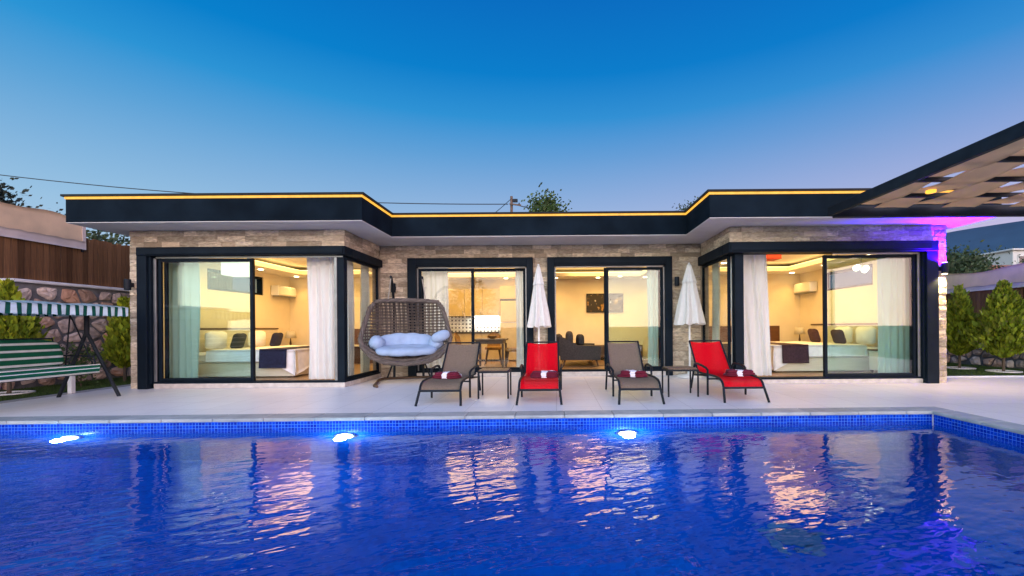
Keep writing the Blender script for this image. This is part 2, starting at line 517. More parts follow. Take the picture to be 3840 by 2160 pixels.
# ------------------------------------------------------------------ mesh building
class MB:
    def __init__(self):
        self.v, self.f, self.smooth = [], [], []

    def add(self, vs, fs, smooth=False):
        o = len(self.v)
        self.v += [tuple(p) for p in vs]
        self.f += [tuple(i + o for i in f) for f in fs]
        self.smooth += [smooth] * len(fs)
        return self

    def box(self, x0, x1, y0, y1, z0, z1, b=0.0):
        if b <= 0:
            vs = [(x0, y0, z0), (x1, y0, z0), (x1, y1, z0), (x0, y1, z0), (x0, y0, z1), (x1, y0, z1), (x1, y1, z1), (x0, y1, z1)]
            return self.add(vs, [(0, 3, 2, 1), (4, 5, 6, 7), (0, 1, 5, 4), (1, 2, 6, 5), (2, 3, 7, 6), (3, 0, 4, 7)])
        b = min(b, .45 * min(x1 - x0, y1 - y0, z1 - z0))
        bm = bmesh.new()
        bmesh.ops.create_cube(bm, size=1)
        for v in bm.verts:
            v.co = Vector((x0 + (v.co.x + .5) * (x1 - x0), y0 + (v.co.y + .5) * (y1 - y0), z0 + (v.co.z + .5) * (z1 - z0)))
        bmesh.ops.bevel(bm, geom=bm.edges[:], offset=b, segments=1, affect='EDGES', profile=.5)
        return self.take(bm)

    def take(self, bm, smooth=False, mat=None):
        bm.verts.index_update()
        vs = [(mat @ v.co) if mat else v.co.copy() for v in bm.verts]
        fs = [[v.index for v in f.verts] for f in bm.faces]
        bm.free()
        return self.add(vs, fs, smooth)

    def tube(self, pts, r, n=8, caps=True, closed=False):
        pts = [Vector(p) for p in pts]
        rs = r if isinstance(r, (list, tuple)) else [r] * len(pts)
        vs, fs = [], []
        N = len(pts)
        up = None
        for i, p in enumerate(pts):
            a = pts[(i - 1) % N] if (closed or i > 0) else p
            c = pts[(i + 1) % N] if (closed or i < N - 1) else p
            t = (c - a).normalized()
            if up is None:
                ref = Vector((0, 0, 1)) if abs(t.z) < .9 else Vector((1, 0, 0))
                up = (ref - t * ref.dot(t)).normalized()
            else:
                up = (up - t * up.dot(t))
                up = up.normalized() if up.length > 1e-6 else t.orthogonal().normalized()
            s = t.cross(up)
            for k in range(n):
                an = 2 * pi * k / n + pi / n
                vs.append(p + (up * cos(an) + s * sin(an)) * rs[i])
        segs = N if closed else N - 1
        for i in range(segs):
            j = (i + 1) % N
            for k in range(n):
                fs.append((i * n + k, i * n + (k + 1) % n, j * n + (k + 1) % n, j * n + k))
        self.add(vs, fs, n > 4)
        if caps and not closed:
            self.add([vs[k] for k in range(n)], [tuple(range(n - 1, -1, -1))])
            self.add([vs[(N - 1) * n + k] for k in range(n)], [tuple(range(n))])
        return self

    def lathe(self, prof, n=20, c=(0, 0, 0), smooth=True, wob=None):
        vs, fs = [], []
        for i, (r, z) in enumerate(prof):
            for k in range(n):
                a = 2 * pi * k / n
                rr = r * (wob(a, i / (len(prof) - 1)) if wob else 1)
                vs.append((c[0] + rr * cos(a), c[1] + rr * sin(a), c[2] + z))
        for i in range(len(prof) - 1):
            for k in range(n):
                fs.append((i * n + k, i * n + (k + 1) % n, (i + 1) * n + (k + 1) % n, (i + 1) * n + k))
        fs.append(tuple(range(n - 1, -1, -1)))
        fs.append(tuple((len(prof) - 1) * n + k for k in range(n)))
        return self.add(vs, fs, smooth)

    def prism(self, poly, z0, z1):
        n = len(poly)
        vs = [(x, y, z0) for x, y in poly] + [(x, y, z1) for x, y in poly]
        fs = [tuple(range(n - 1, -1, -1)), tuple(range(n, 2 * n))]
        fs += [(i, (i + 1) % n, n + (i + 1) % n, n + i) for i in range(n)]
        return self.add(vs, fs)

    def grid(self, fn, nu, nv, thick=0.0, smooth=True):
        P = [[Vector(fn(i / nu, j / nv)) for j in range(nv + 1)] for i in range(nu + 1)]
        vs = [P[i][j] for i in range(nu + 1) for j in range(nv + 1)]
        w = nv + 1
        fs = [(i * w + j, (i + 1) * w + j, (i + 1) * w + j + 1, i * w + j + 1) for i in range(nu) for j in range(nv)]
        if thick:
            nrm = []
            for i in range(nu + 1):
                for j in range(nv + 1):
                    du = P[min(i + 1, nu)][j] - P[max(i - 1, 0)][j]
                    dv = P[i][min(j + 1, nv)] - P[i][max(j - 1, 0)]
                    n = du.cross(dv)
                    nrm.append(n.normalized() if n.length > 1e-9 else Vector((0, 0, 1)))
            o = len(vs)
            vs = vs + [vs[k] - nrm[k] * thick for k in range(o)]
            fs += [tuple(o + q for q in reversed(f)) for f in fs[:]]
            rim = [i * w for i in range(nu + 1)] + [nu * w + j for j in range(1, nv + 1)] + \
                  [i * w + nv for i in range(nu - 1, -1, -1)] + [j for j in range(nv - 1, 0, -1)]
            for k in range(len(rim)):
                a, b = rim[k], rim[(k + 1) % len(rim)]
                fs.append((a, b, o + b, o + a))
        return self.add(vs, fs, smooth)

    def blob(self, c, s, e=2.6, nu=20, nv=12, fn=None):
        """superellipsoid cushion shape"""
        def sp(x, p):
            return math.copysign(abs(x) ** p, x)
        p = 2 / e
        vs, fs = [], []
        for j in range(nv + 1):
            ph = -pi / 2 + pi * j / nv
            for i in range(nu):
                th = 2 * pi * i / nu
                q = Vector((sp(cos(ph), p) * sp(cos(th), p), sp(cos(ph), p) * sp(sin(th), p), sp(sin(ph), p)))
                if fn:
                    q = fn(q)
                vs.append((c[0] + q.x * s[0], c[1] + q.y * s[1], c[2] + q.z * s[2]))
        for j in range(nv):
            for i in range(nu):
                fs.append((j * nu + i, j * nu + (i + 1) % nu, (j + 1) * nu + (i + 1) % nu, (j + 1) * nu + i))
        return self.add(vs, fs, True)

    def shift(self, d):
        self.v = [(x + d[0], y + d[1], z + d[2]) for x, y, z in self.v]
        return self

    def xform(self, m):
        self.v = [tuple(m @ Vector(p)) for p in self.v]
        return self

    def mesh(self, name, mat):
        me = bpy.data.meshes.new(name)
        me.from_pydata(self.v, [], self.f)
        me.polygons.foreach_set('use_smooth', self.smooth)
        me.materials.append(mat)
        me.update()
        return me


def link(name, me, parent=None):
    o = bpy.data.objects.new(name, me)
    COL.objects.link(o)
    if parent:
        o.parent = parent
    return o


def root_loc(o):
    p = Vector((0, 0, 0))
    while o:
        p += o.location
        o = o.parent
    return p


def part(name, mb, mat, parent, world=False, label=None):
    """one mesh object under its thing; world=True when the vertices are given in world metres"""
    if isinstance(mat, str):
        mat = MAT[mat]
    if world:
        mb.shift(-root_loc(parent))
    o = link(name, mb.mesh(name, mat), parent)
    if label:
        o['label'] = label
    return o


def thing(name, label, cat, loc=(0, 0, 0), rz=0., group=None):
    o = bpy.data.objects.new(name, None)
    o.empty_display_size = .1
    COL.objects.link(o)
    o.location = loc
    o.rotation_euler = (0, 0, rz)
    tag(o, label, cat, group)
    return o


def tag(o, label, cat, group=None):
    o['label'] = label
    o['category'] = cat
    if group:
        o['group'] = group
    return o


def solo(name, mb, mat, label, cat, group=None, loc=(0, 0, 0), rz=0.):
    o = link(name, mb.mesh(name, MAT[mat] if isinstance(mat, str) else mat))
    o.location = loc
    o.rotation_euler = (0, 0, rz)
    return tag(o, label, cat, group)


def setting(name, mb, mat, kind='structure'):
    o = link(name, mb.mesh(name, MAT[mat] if isinstance(mat, str) else mat))
    o['kind'] = kind
    return o


def copy_tree(o, parent=None):
    c = o.copy()
    COL.objects.link(c)
    c.parent = parent
    for ch in list(o.children):
        copy_tree(ch, c)
    return c


def lamp(name, kind, loc, energy, color, parent=None, size=.1, size_y=None, rot=(0, 0, 0), spot=None, blend=.5):
    d = bpy.data.lights.new(name, kind)
    d.energy = energy
    d.color = color
    if kind == 'AREA':
        d.shape = 'RECTANGLE' if size_y else 'DISK'
        d.size = size
        if size_y:
            d.size_y = size_y
    elif kind == 'SPOT':
        d.spot_size = radians(spot)
        d.spot_blend = blend
        d.shadow_soft_size = size
    else:
        d.shadow_soft_size = size
    o = bpy.data.objects.new(name, d)
    COL.objects.link(o)
    o.rotation_euler = rot
    if parent:
        o.parent = parent
        o.location = Vector(loc) - root_loc(parent)
    else:
        o.location = loc
    return o


# ------------------------------------------------------------------ the setting
WATER = -.134
PX0, PX1 = -7.6, 4.73          # pool, left and right
PY0 = 1.15                      # near edge
def pool_y(x):                  # far edge: very slightly out of line with the house
    return 5.50 + .018 * (x - PX1)
CW = .27                        # coping width
hole = [(PX0 - CW, PY0 - CW), (PX1 + CW, PY0 - CW), (PX1 + CW, pool_y(PX1) + CW), (PX0 - CW, pool_y(PX0) + CW)]


def ring(outer, inner, z):
    vs = [(x, y, z) for x, y in outer] + [(x, y, z) for x, y in inner]
    return MB().add(vs, [(i, (i + 1) % 4, 4 + (i + 1) % 4, 4 + i) for i in range(4)])


setting('deck', ring([(-8.42, -5), (11.1, -5), (11.1, 9.98), (-8.42, 9.98)], hole, 0.0), 'deck')
setting('ground', ring([(-3500, -3500), (3500, -3500), (3500, 3500), (-3500, 3500)], hole, -.07), 'ground')
b = MB()
for y0 in [i * .62 for i in range(3, 14)]:
    b.box(-8.66, -8.43, y0, y0 + .612, -.06, .004, .004)
bo = link('border_strip', MB().box(-8.67, -8.425, 1.8, 9.4, -.065, -.012).mesh('border_strip', MAT['border']))
bo['kind'] = 'structure'
me = MB().box(-8.66, -8.43, 0, .612, -.06, .005, .004).mesh('border_tile', MAT['border'])
for i in range(12):
    o = link('border_tile', me, bo)
    o.location = (0, 1.85 + i * .62, 0)

# pool basin, coping stones, waterline mosaic
pool_poly = [(PX0, PY0), (PX1, PY0), (PX1, pool_y(PX1)), (PX0, pool_y(PX0))]
FLOOR_Z = -1.5
vs = [(x, y, z) for z in (FLOOR_Z, -.03) for x, y in pool_poly]
basin = setting('pool_basin', MB().add(vs, [(0, 1, 2, 3)] + [(i, 4 + i, 4 + (i + 1) % 4, (i + 1) % 4) for i in range(4)]), 'pool')


def coping_run(p, q, n_dir):
    p, q, n_dir = Vector((*p, 0)), Vector((*q, 0)), Vector((*n_dir, 0))
    L = (q - p).length
    d = (q - p).normalized()
    k = max(1, round(L / .62))
    w = L / k
    for i in range(k):
        mb = MB().box(.003, w - .003, -.018, CW, -.036, .006, .007)
        mb.v = [(x, y + (random.uniform(-.004, .004) if y < 0 else 0), z) for x, y, z in mb.v]
        mat = Matrix(((d.x, n_dir.x, 0, p.x + d.x * w * i), (d.y, n_dir.y, 0, p.y + d.y * w * i), (0, 0, 1, 0), (0, 0, 0, 1)))
        mb.v = [tuple(mat @ Vector(v)) for v in mb.v]
        if d.x * n_dir.y - d.y * n_dir.x < 0:
            mb.f = [tuple(reversed(f)) for f in mb.f]
        link('coping_stone', mb.mesh('coping_stone', MAT['coping']), basin)


fd = Vector((PX1 - PX0, pool_y(PX1) - pool_y(PX0), 0)).normalized()
coping_run((PX0 - CW, pool_y(PX0 - CW)), (PX1 + CW, pool_y(PX1 + CW)), (-fd.y, fd.x))
coping_run((PX1, PY0), (PX1, pool_y(PX1) - .02), (1, 0))
coping_run((PX0, PY0), (PX0, pool_y(PX0) - .02), (-1, 0))
coping_run((PX0 - CW, PY0), (PX1 + CW, PY0), (0, -1))

TP = .0385
mb, gb = MB(), MB()


def tile_band(p, q, inward, rows):
    p, q = Vector((*p, 0)), Vector((*q, 0))
    d = (q - p).normalized()
    nrm = Vector((*inward, 0))
    cols = int((q - p).length / TP)
    for i in range(cols):
        for r in range(rows):
            a = p + d * (i * TP + .0022)
            z1 = -.038 - r * TP - .0022
            w = TP - .0044
            c = [(a, z1), (a + d * w, z1), (a + d * w, z1 - w), (a, z1 - w)]
            o1, o2 = .0045, .0060
            vs = [(P.x + nrm.x * o1, P.y + nrm.y * o1, z) for P, z in c]
            mid = a + d * w / 2
            vs += [((P.x - mid.x) * .92 + mid.x + nrm.x * o2, (P.y - mid.y) * .92 + mid.y + nrm.y * o2, (z - (z1 - w / 2)) * .92 + z1 - w / 2) for P, z in c]
            fs = [(4, 5, 6, 7), (0, 1, 5, 4), (1, 2, 6, 5), (2, 3, 7, 6), (3, 0, 4, 7)]
            mb.add(vs, [tuple(reversed(f)) for f in fs])
    e, o = p + nrm * .0047, q + nrm * .0047
    gb.add([(e.x, e.y, -.034), (o.x, o.y, -.034), (o.x, o.y, -.038 - rows * TP), (e.x, e.y, -.038 - rows * TP)], [(3, 2, 1, 0)])


tile_band((PX0, pool_y(PX0)), (PX1, pool_y(PX1)), (fd.y, -fd.x), 7)
tile_band((PX1, pool_y(PX1)), (PX1, PY0), (-1, 0), 7)
o = link('grout_band', gb.mesh('grout_band', MAT['grout']), basin)
o = link('mosaic_tile', mb.mesh('mosaic_tile', MAT['tile']), basin)
o['kind'] = 'stuff'
MB_corner = MB().box(PX1 - .016, PX1 - .0065, pool_y(PX1) - .018, pool_y(PX1) - .007, -.36, -.036)
link('corner_trim', MB_corner.mesh('corner_trim', MAT['coping_wall']), basin)
wv = [(x, y, WATER) for x, y in pool_poly]
setting('water', MB().add(wv, [(0, 1, 2, 3)]), 'water')

# turtle mosaic on the pool floor
tb = MB()
TS = .72
def disc(cx, cy, rx, ry, rot, n=14):
    pts = []
    cx, cy, rx, ry = cx * TS, cy * TS, rx * TS, ry * TS
    for k in range(n):
        a = 2 * pi * k / n
        x, y = rx * cos(a), ry * sin(a)
        pts.append((cx + x * cos(rot) - y * sin(rot), cy + x * sin(rot) + y * cos(rot)))
    tb.prism(pts, .0, .006)
disc(0, 0, .27, .21, 0)
disc(.35, .0, .1, .07, 0)
for sx, sy, rot, rx in ((.2, .24, 2.3, .19), (.2, -.24, -2.3, .19), (-.22, .2, 2.6, .12), (-.22, -.2, -2.6, .12)):
    disc(sx, sy, rx, .06, rot)
solo('turtle_mosaic', tb, 'turtle', 'pale green sea turtle shape laid in mosaic on the pool floor', 'mosaic', loc=(2.05, 3.75, FLOOR_Z + .004), rz=radians(150))

# underwater lamps
for i, (x, lab) in enumerate(((-5.88, 'underwater pool lamp nearest the striped swing seat'),
                              (-2.59, 'underwater pool lamp in the pool wall before the wicker hanging chair'),
                              (.87, 'underwater pool lamp in the pool wall before the plain taupe lounger at the double doors'))):
    y = pool_y(x) - .008
    t = thing('pool_lamp', lab, 'pool lamp', (x, y, -.47), 0, 'lamps under the water in the pool wall')
    m = Matrix.Rotation(pi / 2, 4, 'X')
    part('bezel', MB().lathe([(.13, 0), (.13, .02), (.115, .028), (.10, .028), (.10, .012)], 24).xform(m), 'steel', t)
    part('lens', MB().lathe([(.095, .012), (.095, .028), (.07, .036), (.0001, .04)], 24).xform(m), 'pool_lens', t)
    lamp('pool_lamp_light', 'POINT', (x, y - .14, -.47), 15, (.50, .86, 1.0), t, size=.07)
# lamps of the near wall, behind and below the camera
for x, lab in ((-4.2, 'underwater lamp in the near pool wall at the swing side'), (.2, 'underwater lamp in the middle of the near pool wall'),
               (3.4, 'underwater lamp in the near pool wall at the pergola side')):
    t = thing('pool_lamp', lab, 'pool lamp', (x, PY0 + .008, -.47), 0, 'lamps under the water in the near pool wall')
    m = Matrix.Rotation(-pi / 2, 4, 'X')
    part('bezel', MB().lathe([(.13, 0), (.13, .02), (.115, .028), (.10, .028), (.10, .012)], 24).xform(m), 'steel', t)
    part('lens', MB().lathe([(.095, .012), (.095, .028), (.07, .036), (.0001, .04)], 24).xform(m), 'pool_lens', t)
    lamp('pool_lamp_light', 'POINT', (x, PY0 + .14, -.47), 18, (.50, .86, 1.0), t, size=.07)

# lawns
setting('lawn', MB().box(-10.2, -8.675, 1.5, 15.5, -.068, -.004), 'soil')
setting('lawn', MB().box(7.6, 11.05, 9.05, 16, -.06, .012), 'soil')
gb = MB()
def blades(x0, x1, y0, y1, z, dens):
    for _ in range(int((x1 - x0) * (y1 - y0) * dens)):
        x, y = random.uniform(x0, x1), random.uniform(y0, y1)
        h = random.uniform(.018, .042)
        a = random.uniform(0, 2 * pi)
        w = .006
        lx, ly = random.uniform(-.02, .02), random.uniform(-.02, .02)
        gb.add([(x - w * cos(a), y - w * sin(a), z), (x + w * cos(a), y + w * sin(a), z), (x + lx, y + ly, z + h)], [(0, 1, 2)])
blades(-10.15, -8.68, 4.6, 11.5, -.006, 2600)
blades(7.62, 11.0, 9.07, 13.5, .010, 2200)
setting('grass', gb, 'grass', 'stuff')
setting('lawn_kerb', MB().box(7.5, 11.08, 9.0, 9.05, 0, .028, .006), 'coping_wall')


def hill():
    vs, fs = [], []
    n = 120
    rings = [(900, 0.0), (1050, .35), (1200, .8), (1350, 1.0), (1700, .6)]
    for i in range(n + 1):
        a = radians(-75 + 150 * i / n)
        hgt = 150 + 30 * pnoise(Vector((i * .045, 1.7, 0))) + 14 * pnoise(Vector((i * .16, 5.2, 0))) + 14 * sin(i * .07 + 1.2)
        for r, k in rings:
            rr = r * (1 + .03 * pnoise(Vector((i * .2, r * .01, 3))))
            vs.append((rr * sin(a), rr * cos(a), -1 + k * hgt * r / 1350 * (1.28 if k == 1.0 else 1.1)))
    w = len(rings)
    for i in range(n):
        for j in range(w - 1):
            fs.append((i * w + j, i * w + j + 1, (i + 1) * w + j + 1, (i + 1) * w + j))
    return MB().add(vs, fs, True)


setting('hills', hill(), 'hill')

# ------------------------------------------------------------------ the villa
Y1, Y2 = 8.2, 9.87
villa = thing('villa', 'single storey stone clad villa with dark flat roof edged by amber light', 'house', (0, 9, 0))


def vpart(name, mb, mat, parent=villa, label=None):
    return part(name, mb, mat, parent, True, label)


body = MB()
# outer walls (bed for the stone cladding)
body.box(-7.97, -7.76, 8.225, 8.42, 0, 2.96)
body.box(-7.76, -3.985, 8.225, 8.40, 2.637, 2.96)
body.box(-4.15, -3.985, 8.40, 9.90, 2.637, 2.96)
body.box(-3.985, 3.295, 9.895, 10.05, 2.672, 2.96)
body.box(-4.15, -3.32, 9.895, 10.05, 0, 2.672)
body.box(-.51, -.187, 9.895, 10.05, 0, 2.672)
body.box(2.61, 3.46, 9.895, 10.05, 0, 2.672)
body.box(3.295, 3.46, 8.40, 9.895, 2.652, 2.96)
body.box(3.295, 7.09, 8.225, 8.40, 2.652, 2.96)
body.box(7.09, 7.31, 8.225, 8.42, 0, 2.96)
wall = vpart('wall', body, 'stone_mortar')
wall_off = root_loc(wall)

# cladding bricks: (axis point, direction, length, z0, z1, outward normal angle)
rects = []
CH = .1083
rects.append(((-7.99, Y1), 'x', .22, 0.0, 2.635))
rects.append(((-7.99, Y1), 'x', 4.03, 2.637, 2.96))
rects.append(((-3.96, Y1 + .012), 'y+', Y2 - Y1 - .012, 2.637, 2.96))
rects.append(((-3.96, Y2), 'x', 7.235, 2.672, 2.96))
rects.append(((-3.96, Y2), 'x', .64, 0.0, 2.670))
rects.append(((-.508, Y2), 'x', .318, 0.0, 2.670))
rects.append(((2.612, Y2), 'x', .66, 0.0, 2.670))
rects.append(((3.27, Y2 - .012), 'y-', Y2 - Y1 - .024, 2.654, 2.96))
rects.append(((3.27, Y1), 'x', 4.06, 2.654, 2.96))
rects.append(((7.095, Y1), 'x', .235, 0.0, 2.652))
rects.append(((7.33, Y1 + .012), 'y+', 1.2, 0.0, 2.96))
cells = []
for (px, py), dr, L, z0, z1 in rects:
    rows = max(1, round((z1 - z0) / CH))
    hh = (z1 - z0) / rows
    for r in range(rows):
        u = 0.0
        first = True
        while u < L - .001:
            w = random.uniform(.17, .46)
            if first and r % 2:
                w *= .55
            first = False
            if L - u - w < .10:
                w = L - u
            w = min(w, L - u)
            cells.append((px, py, dr, u, w, z0 + r * hh, hh))
            u += w


def unit_brick(seed):
    rnd = random.Random(seed)
    nx, nz = 6, 3
    vs, fs = [], []
    for j in range(nz + 1):
        for i in range(nx + 1):
            edge = i in (0, nx) or j in (0, nz)
            y = -.5 + (.35 if edge else rnd.uniform(-.30, .38))
            vs.append((-.5 + i / nx, y, -.5 + j / nz))
    w = nx + 1
    fs = [(j * w + i, j * w + i + 1, (j + 1) * w + i + 1, (j + 1) * w + i) for j in range(nz) for i in range(nx)]
    o = len(vs)
    vs += [(-.5, .5, -.5), (.5, .5, -.5), (.5, .5, .5), (-.5, .5, .5)]
    fs += [(o, o + 1) + tuple(range(nx, -1, -1)), (o + 2, o + 3) + tuple(nz * w + i for i in range(nx + 1)),
           (o + 1, o + 2) + tuple((nz - j) * w + nx for j in range(nz + 1)), (o + 3, o) + tuple(j * w for j in range(nz + 1))]
    return MB().add(vs, fs)


brick_meshes = [unit_brick(s).mesh('brick', MAT['brick']) for s in range(8)]
cells.sort(key=lambda c: (c[2] == 'y+' and c[0] > 7, -c[4] * c[6]))
rest = MB()
for k, (px, py, dr, u, w, z, h) in enumerate(cells):
    dep = random.uniform(.018, .046)
    if dr == 'x':
        loc, ang = (px + u + w / 2, py + .028 - dep / 2, z + h / 2), 0
    elif dr == 'y+':
        loc, ang = (px - .028 + dep / 2, py + u + w / 2, z + h / 2), pi / 2
    else:
        loc, ang = (px + .028 - dep / 2, py - u - w / 2, z + h / 2), -pi / 2
    sc = (w - .004, dep, h - .004)
    if k < 300:
        o = link('brick', random.choice(brick_meshes), wall)
        o.location = Vector(loc) - wall_off
        o.rotation_euler = (0, 0, ang)
        o.scale = sc
    else:
        m = Matrix.Translation(loc) @ Matrix.Rotation(ang, 4, 'Z') @ Matrix.Diagonal((*sc, 1))
        u_ = unit_brick(k)
        u_.xform(m)
        rest.add(u_.v, u_.f)
if rest.v:
    o = vpart('cladding_offcuts', rest, 'brick', villa)
    o['kind'] = 'stuff'

# plinths under the corner windows
vpart('plinth', MB().box(-7.55, -3.965, 8.195, 8.40, 0, .088, .006).box(-4.10, -3.955, 8.40, 9.88, 0, .086, .006), 'plinth')
vpart('plinth', MB().box(3.275, 6.88, 8.20, 8.40, 0, .083, .006).box(3.262, 3.42, 8.40, 9.88, 0, .081, .006), 'plinth')
vpart('plinth', MB().box(-3.14, -.65, 9.80, 10.05, 0, .095, .006).box(-.02, 2.455, 9.80, 10.05, 0, .095, .006), 'plinth')

# roof, light strip, soffit
OUT = [(-8.46, 7.56), (-3.34, 7.56), (-3.34, 8.93), (2.67, 8.93), (2.67, 7.56), (7.72, 7.56), (7.72, 14.4), (-8.46, 14.4)]


def offset(poly, d):
    n = len(poly)
    res = []
    for i in range(n):
        p0, p1, p2 = Vector(poly[i - 1]), Vector(poly[i]), Vector(poly[(i + 1) % n])
        e1, e2 = (p1 - p0).normalized(), (p2 - p1).normalized()
        n1, n2 = Vector((e1.y, -e1.x)), Vector((e2.y, -e2.x))
        res.append(tuple(p1 + (n1 + n2) * d))
    return res


roof = vpart('roof', MB().prism(OUT, 2.972, 3.369), 'fascia')
part('light_strip', MB().prism(offset(OUT, .012), 3.370, 3.408).shift((0, -9, 0)), 'led', roof)
part('roof_cap', MB().prism(offset(OUT, .045), 3.4095, 3.445).shift((0, -9, 0)), 'cap', roof)
vpart('soffit', MB().prism(offset(OUT, -.004), 2.961, 2.9715), 'soffit')

# rooms
inner = MB()
inner.box(-7.97, -7.75, 8.42, 9.73, 0, 2.955).box(-7.97, -7.75, 11.6, 12.95, 0, 2.955)
inner.box(-7.97, -7.75, 9.73, 11.6, 0, 2.0).box(-7.97, -7.75, 9.73, 11.6, 2.48, 2.955)
inner.box(-7.75, -4.12, 12.75, 12.95, 0, 2.955)
inner.box(-4.12, -3.9, 10.052, 13.6, 0, 2.955)
inner.box(-3.9, 3.24, 13.6, 13.8, 0, 2.955)
inner.box(3.24, 3.44, 10.052, 13.6, 0, 2.955)
inner.box(3.44, 7.12, 12.75, 12.95, 0, 2.955)
inner.box(7.12, 7.31, 8.42, 9.82, 0, 2.955).box(7.12, 7.31, 11.67, 12.95, 0, 2.955)
inner.box(7.12, 7.31, 9.82, 11.67, 0, 2.0).box(7.12, 7.31, 9.82, 11.67, 2.48, 2.955)
vpart('inner_wall', inner, 'plaster')
fl = MB().box(-7.75, -4.11, 8.402, 12.75, 0, .1).box(-3.9, 3.24, 10.055, 13.6, 0, .1).box(3.43, 7.12, 8.402, 12.75, 0, .1)
vpart('floor', fl, 'floor')


def tray_ceiling(x0, x1, y0, y1, m, z=2.60, zt=2.80):
    """plaster border with a raised lit tray"""
    mb = MB()
    a0, a1, b0, b1 = x0 + m, x1 - m, y0 + m, y1 - m
    mb.box(x0, x1, y0, b0, z, z + .10).box(x0, x1, b1, y1, z, z + .10).box(x0, a0, b0, b1, z, z + .10).box(a1, x1, b0, b1, z, z + .10)
    mb.box(x0, x1, y0, y1, zt + .03, zt + .1)
    c = vpart('ceiling', mb, 'ceiling')
    s = .04
    g = MB()
    g.box(a0 - .10, a0 - s, b0, b1, z + .101, z + .125).box(a1 + s, a1 + .10, b0, b1, z + .101, z + .125)
    g.box(a0 - .1, a1 + .1, b0 - .10, b0 - s, z + .101, z + .125).box(a0 - .1, a1 + .1, b1 + s, b1 + .10, z + .101, z + .125)
    part('cove_light', g.shift(-root_loc(c)), 'cove', c)
    return c


WARM = (1.0, .57, .150)
c1 = tray_ceiling(-7.75, -4.12, 8.46, 12.75, .75)
c2 = tray_ceiling(-3.9, 3.24, 10.055, 13.6, .75)
c3 = tray_ceiling(3.44, 7.12, 8.46, 12.75, .75)
dl = MB().lathe([(.055, 0), (.055, .012), (.0001, .014)], 14)
dl_me = dl.mesh('downlight', MAT['downlight'])


def downlights(c, pts):
    for x, y in pts:
        o = link('downlight', dl_me, c)
        o.location = Vector((x, y, 2.587)) - root_loc(c)
        lamp('downlight_beam', 'SPOT', (x, y, 2.57), 13, WARM, c, size=.05, spot=110, blend=.9)


downlights(c1, [(-7.35, 9.4), (-7.35, 10.9), (-7.35, 12.4), (-6.0, 12.38), (-4.5, 10.4)])
downlights(c2, [(-3.3, 13.2), (-1.5, 13.2), (1.28, 13.2), (2.7, 13.2), (1.9, 12.9), (0.0, 13.2)])
downlights(c3, [(6.7, 9.4), (6.7, 10.9), (6.7, 12.4), (5.4, 12.38), (4.0, 10.4)])
lamp('cove_light_glow', 'AREA', (-5.95, 10.6, 2.78), 54, WARM, c1, 2.0, 2.6)
lamp('cove_light_glow', 'AREA', (-2.3, 11.85, 2.78), 51, WARM, c2, 2.4, 1.9)
lamp('cove_light_glow', 'AREA', (1.6, 11.85, 2.78), 51, WARM, c2, 2.4, 1.9)
lamp('cove_light_glow', 'AREA', (5.3, 10.6, 2.78), 54, WARM, c3, 2.0, 2.6)


# windows
def framed(x0, x1, z0, z1, y0, y1, t):
    return MB().box(x0, x0 + t, y0, y1, z0, z1, .004).box(x1 - t, x1, y0, y1, z0, z1, .004) \
        .box(x0 + t, x1 - t, y0, y1, z0, z0 + t, .004).box(x0 + t, x1 - t, y0, y1, z1 - t, z1, .004)


def framed_y(y0, y1, z0, z1, x0, x1, t):
    return MB().box(x0, x1, y0, y0 + t, z0, z1, .004).box(x0, x1, y1 - t, y1, z0, z1, .004) \
        .box(x0, x1, y0 + t, y1 - t, z0, z0 + t, .004).box(x0, x1, y0 + t, y1 - t, z1 - t, z1, .004)


def sash(win, x0, x1, z0, z1, y, pane='pane', t=.055):
    vpart('sash', framed(x0, x1, z0, z1, y - .024, y + .024, t), 'frame', win)
    vpart('pane', MB().box(x0 + t, x1 - t, y - .006, y + .006, z0 + t, z1 - t), pane, win)


# left corner window
w1 = MB()
w1.box(-7.77, -7.59, 8.10, 8.38, 0, 2.475, .006).box(-7.59, -7.55, 8.15, 8.38, .09, 2.475, .004)
w1.box(-7.77, -3.90, 8.09, 8.40, 2.476, 2.634, .008).box(-7.6, -3.93, 8.065, 8.085, 2.50, 2.60, .004)
w1.box(-4.14, -3.90, 8.401, 9.865, 2.476, 2.634, .008)
w1.box(-7.55, -3.965, 8.20, 8.38, .09, .125, .003).box(-4.09, -3.965, 8.381, 9.86, .09, .125, .003)
w1.box(-4.10, -3.975, 8.21, 8.33, .126, 2.474, .004)
win = vpart('window', w1, 'frame')
vpart('jamb_edge', MB().box(-7.548, -7.50, 8.20, 8.23, .127, 2.44, .003).box(-7.50, -3.99, 8.205, 8.23, 2.44, 2.472, .003)
      .box(-4.155, -4.105, 8.20, 8.23, .127, 2.44, .003), 'frame_edge', win)
sash(win, -7.49, -5.71, .128, 2.438, 8.262)
sash(win, -7.44, -5.74, .128, 2.438, 8.33, 'pane_tint')
vpart('sash', framed_y(8.335, 9.86, .127, 2.474, -4.045, -3.995, .05), 'frame', win)
vpart('pane', MB().box(-4.026, -4.014, 8.385, 9.81, .177, 2.424), 'pane', win)

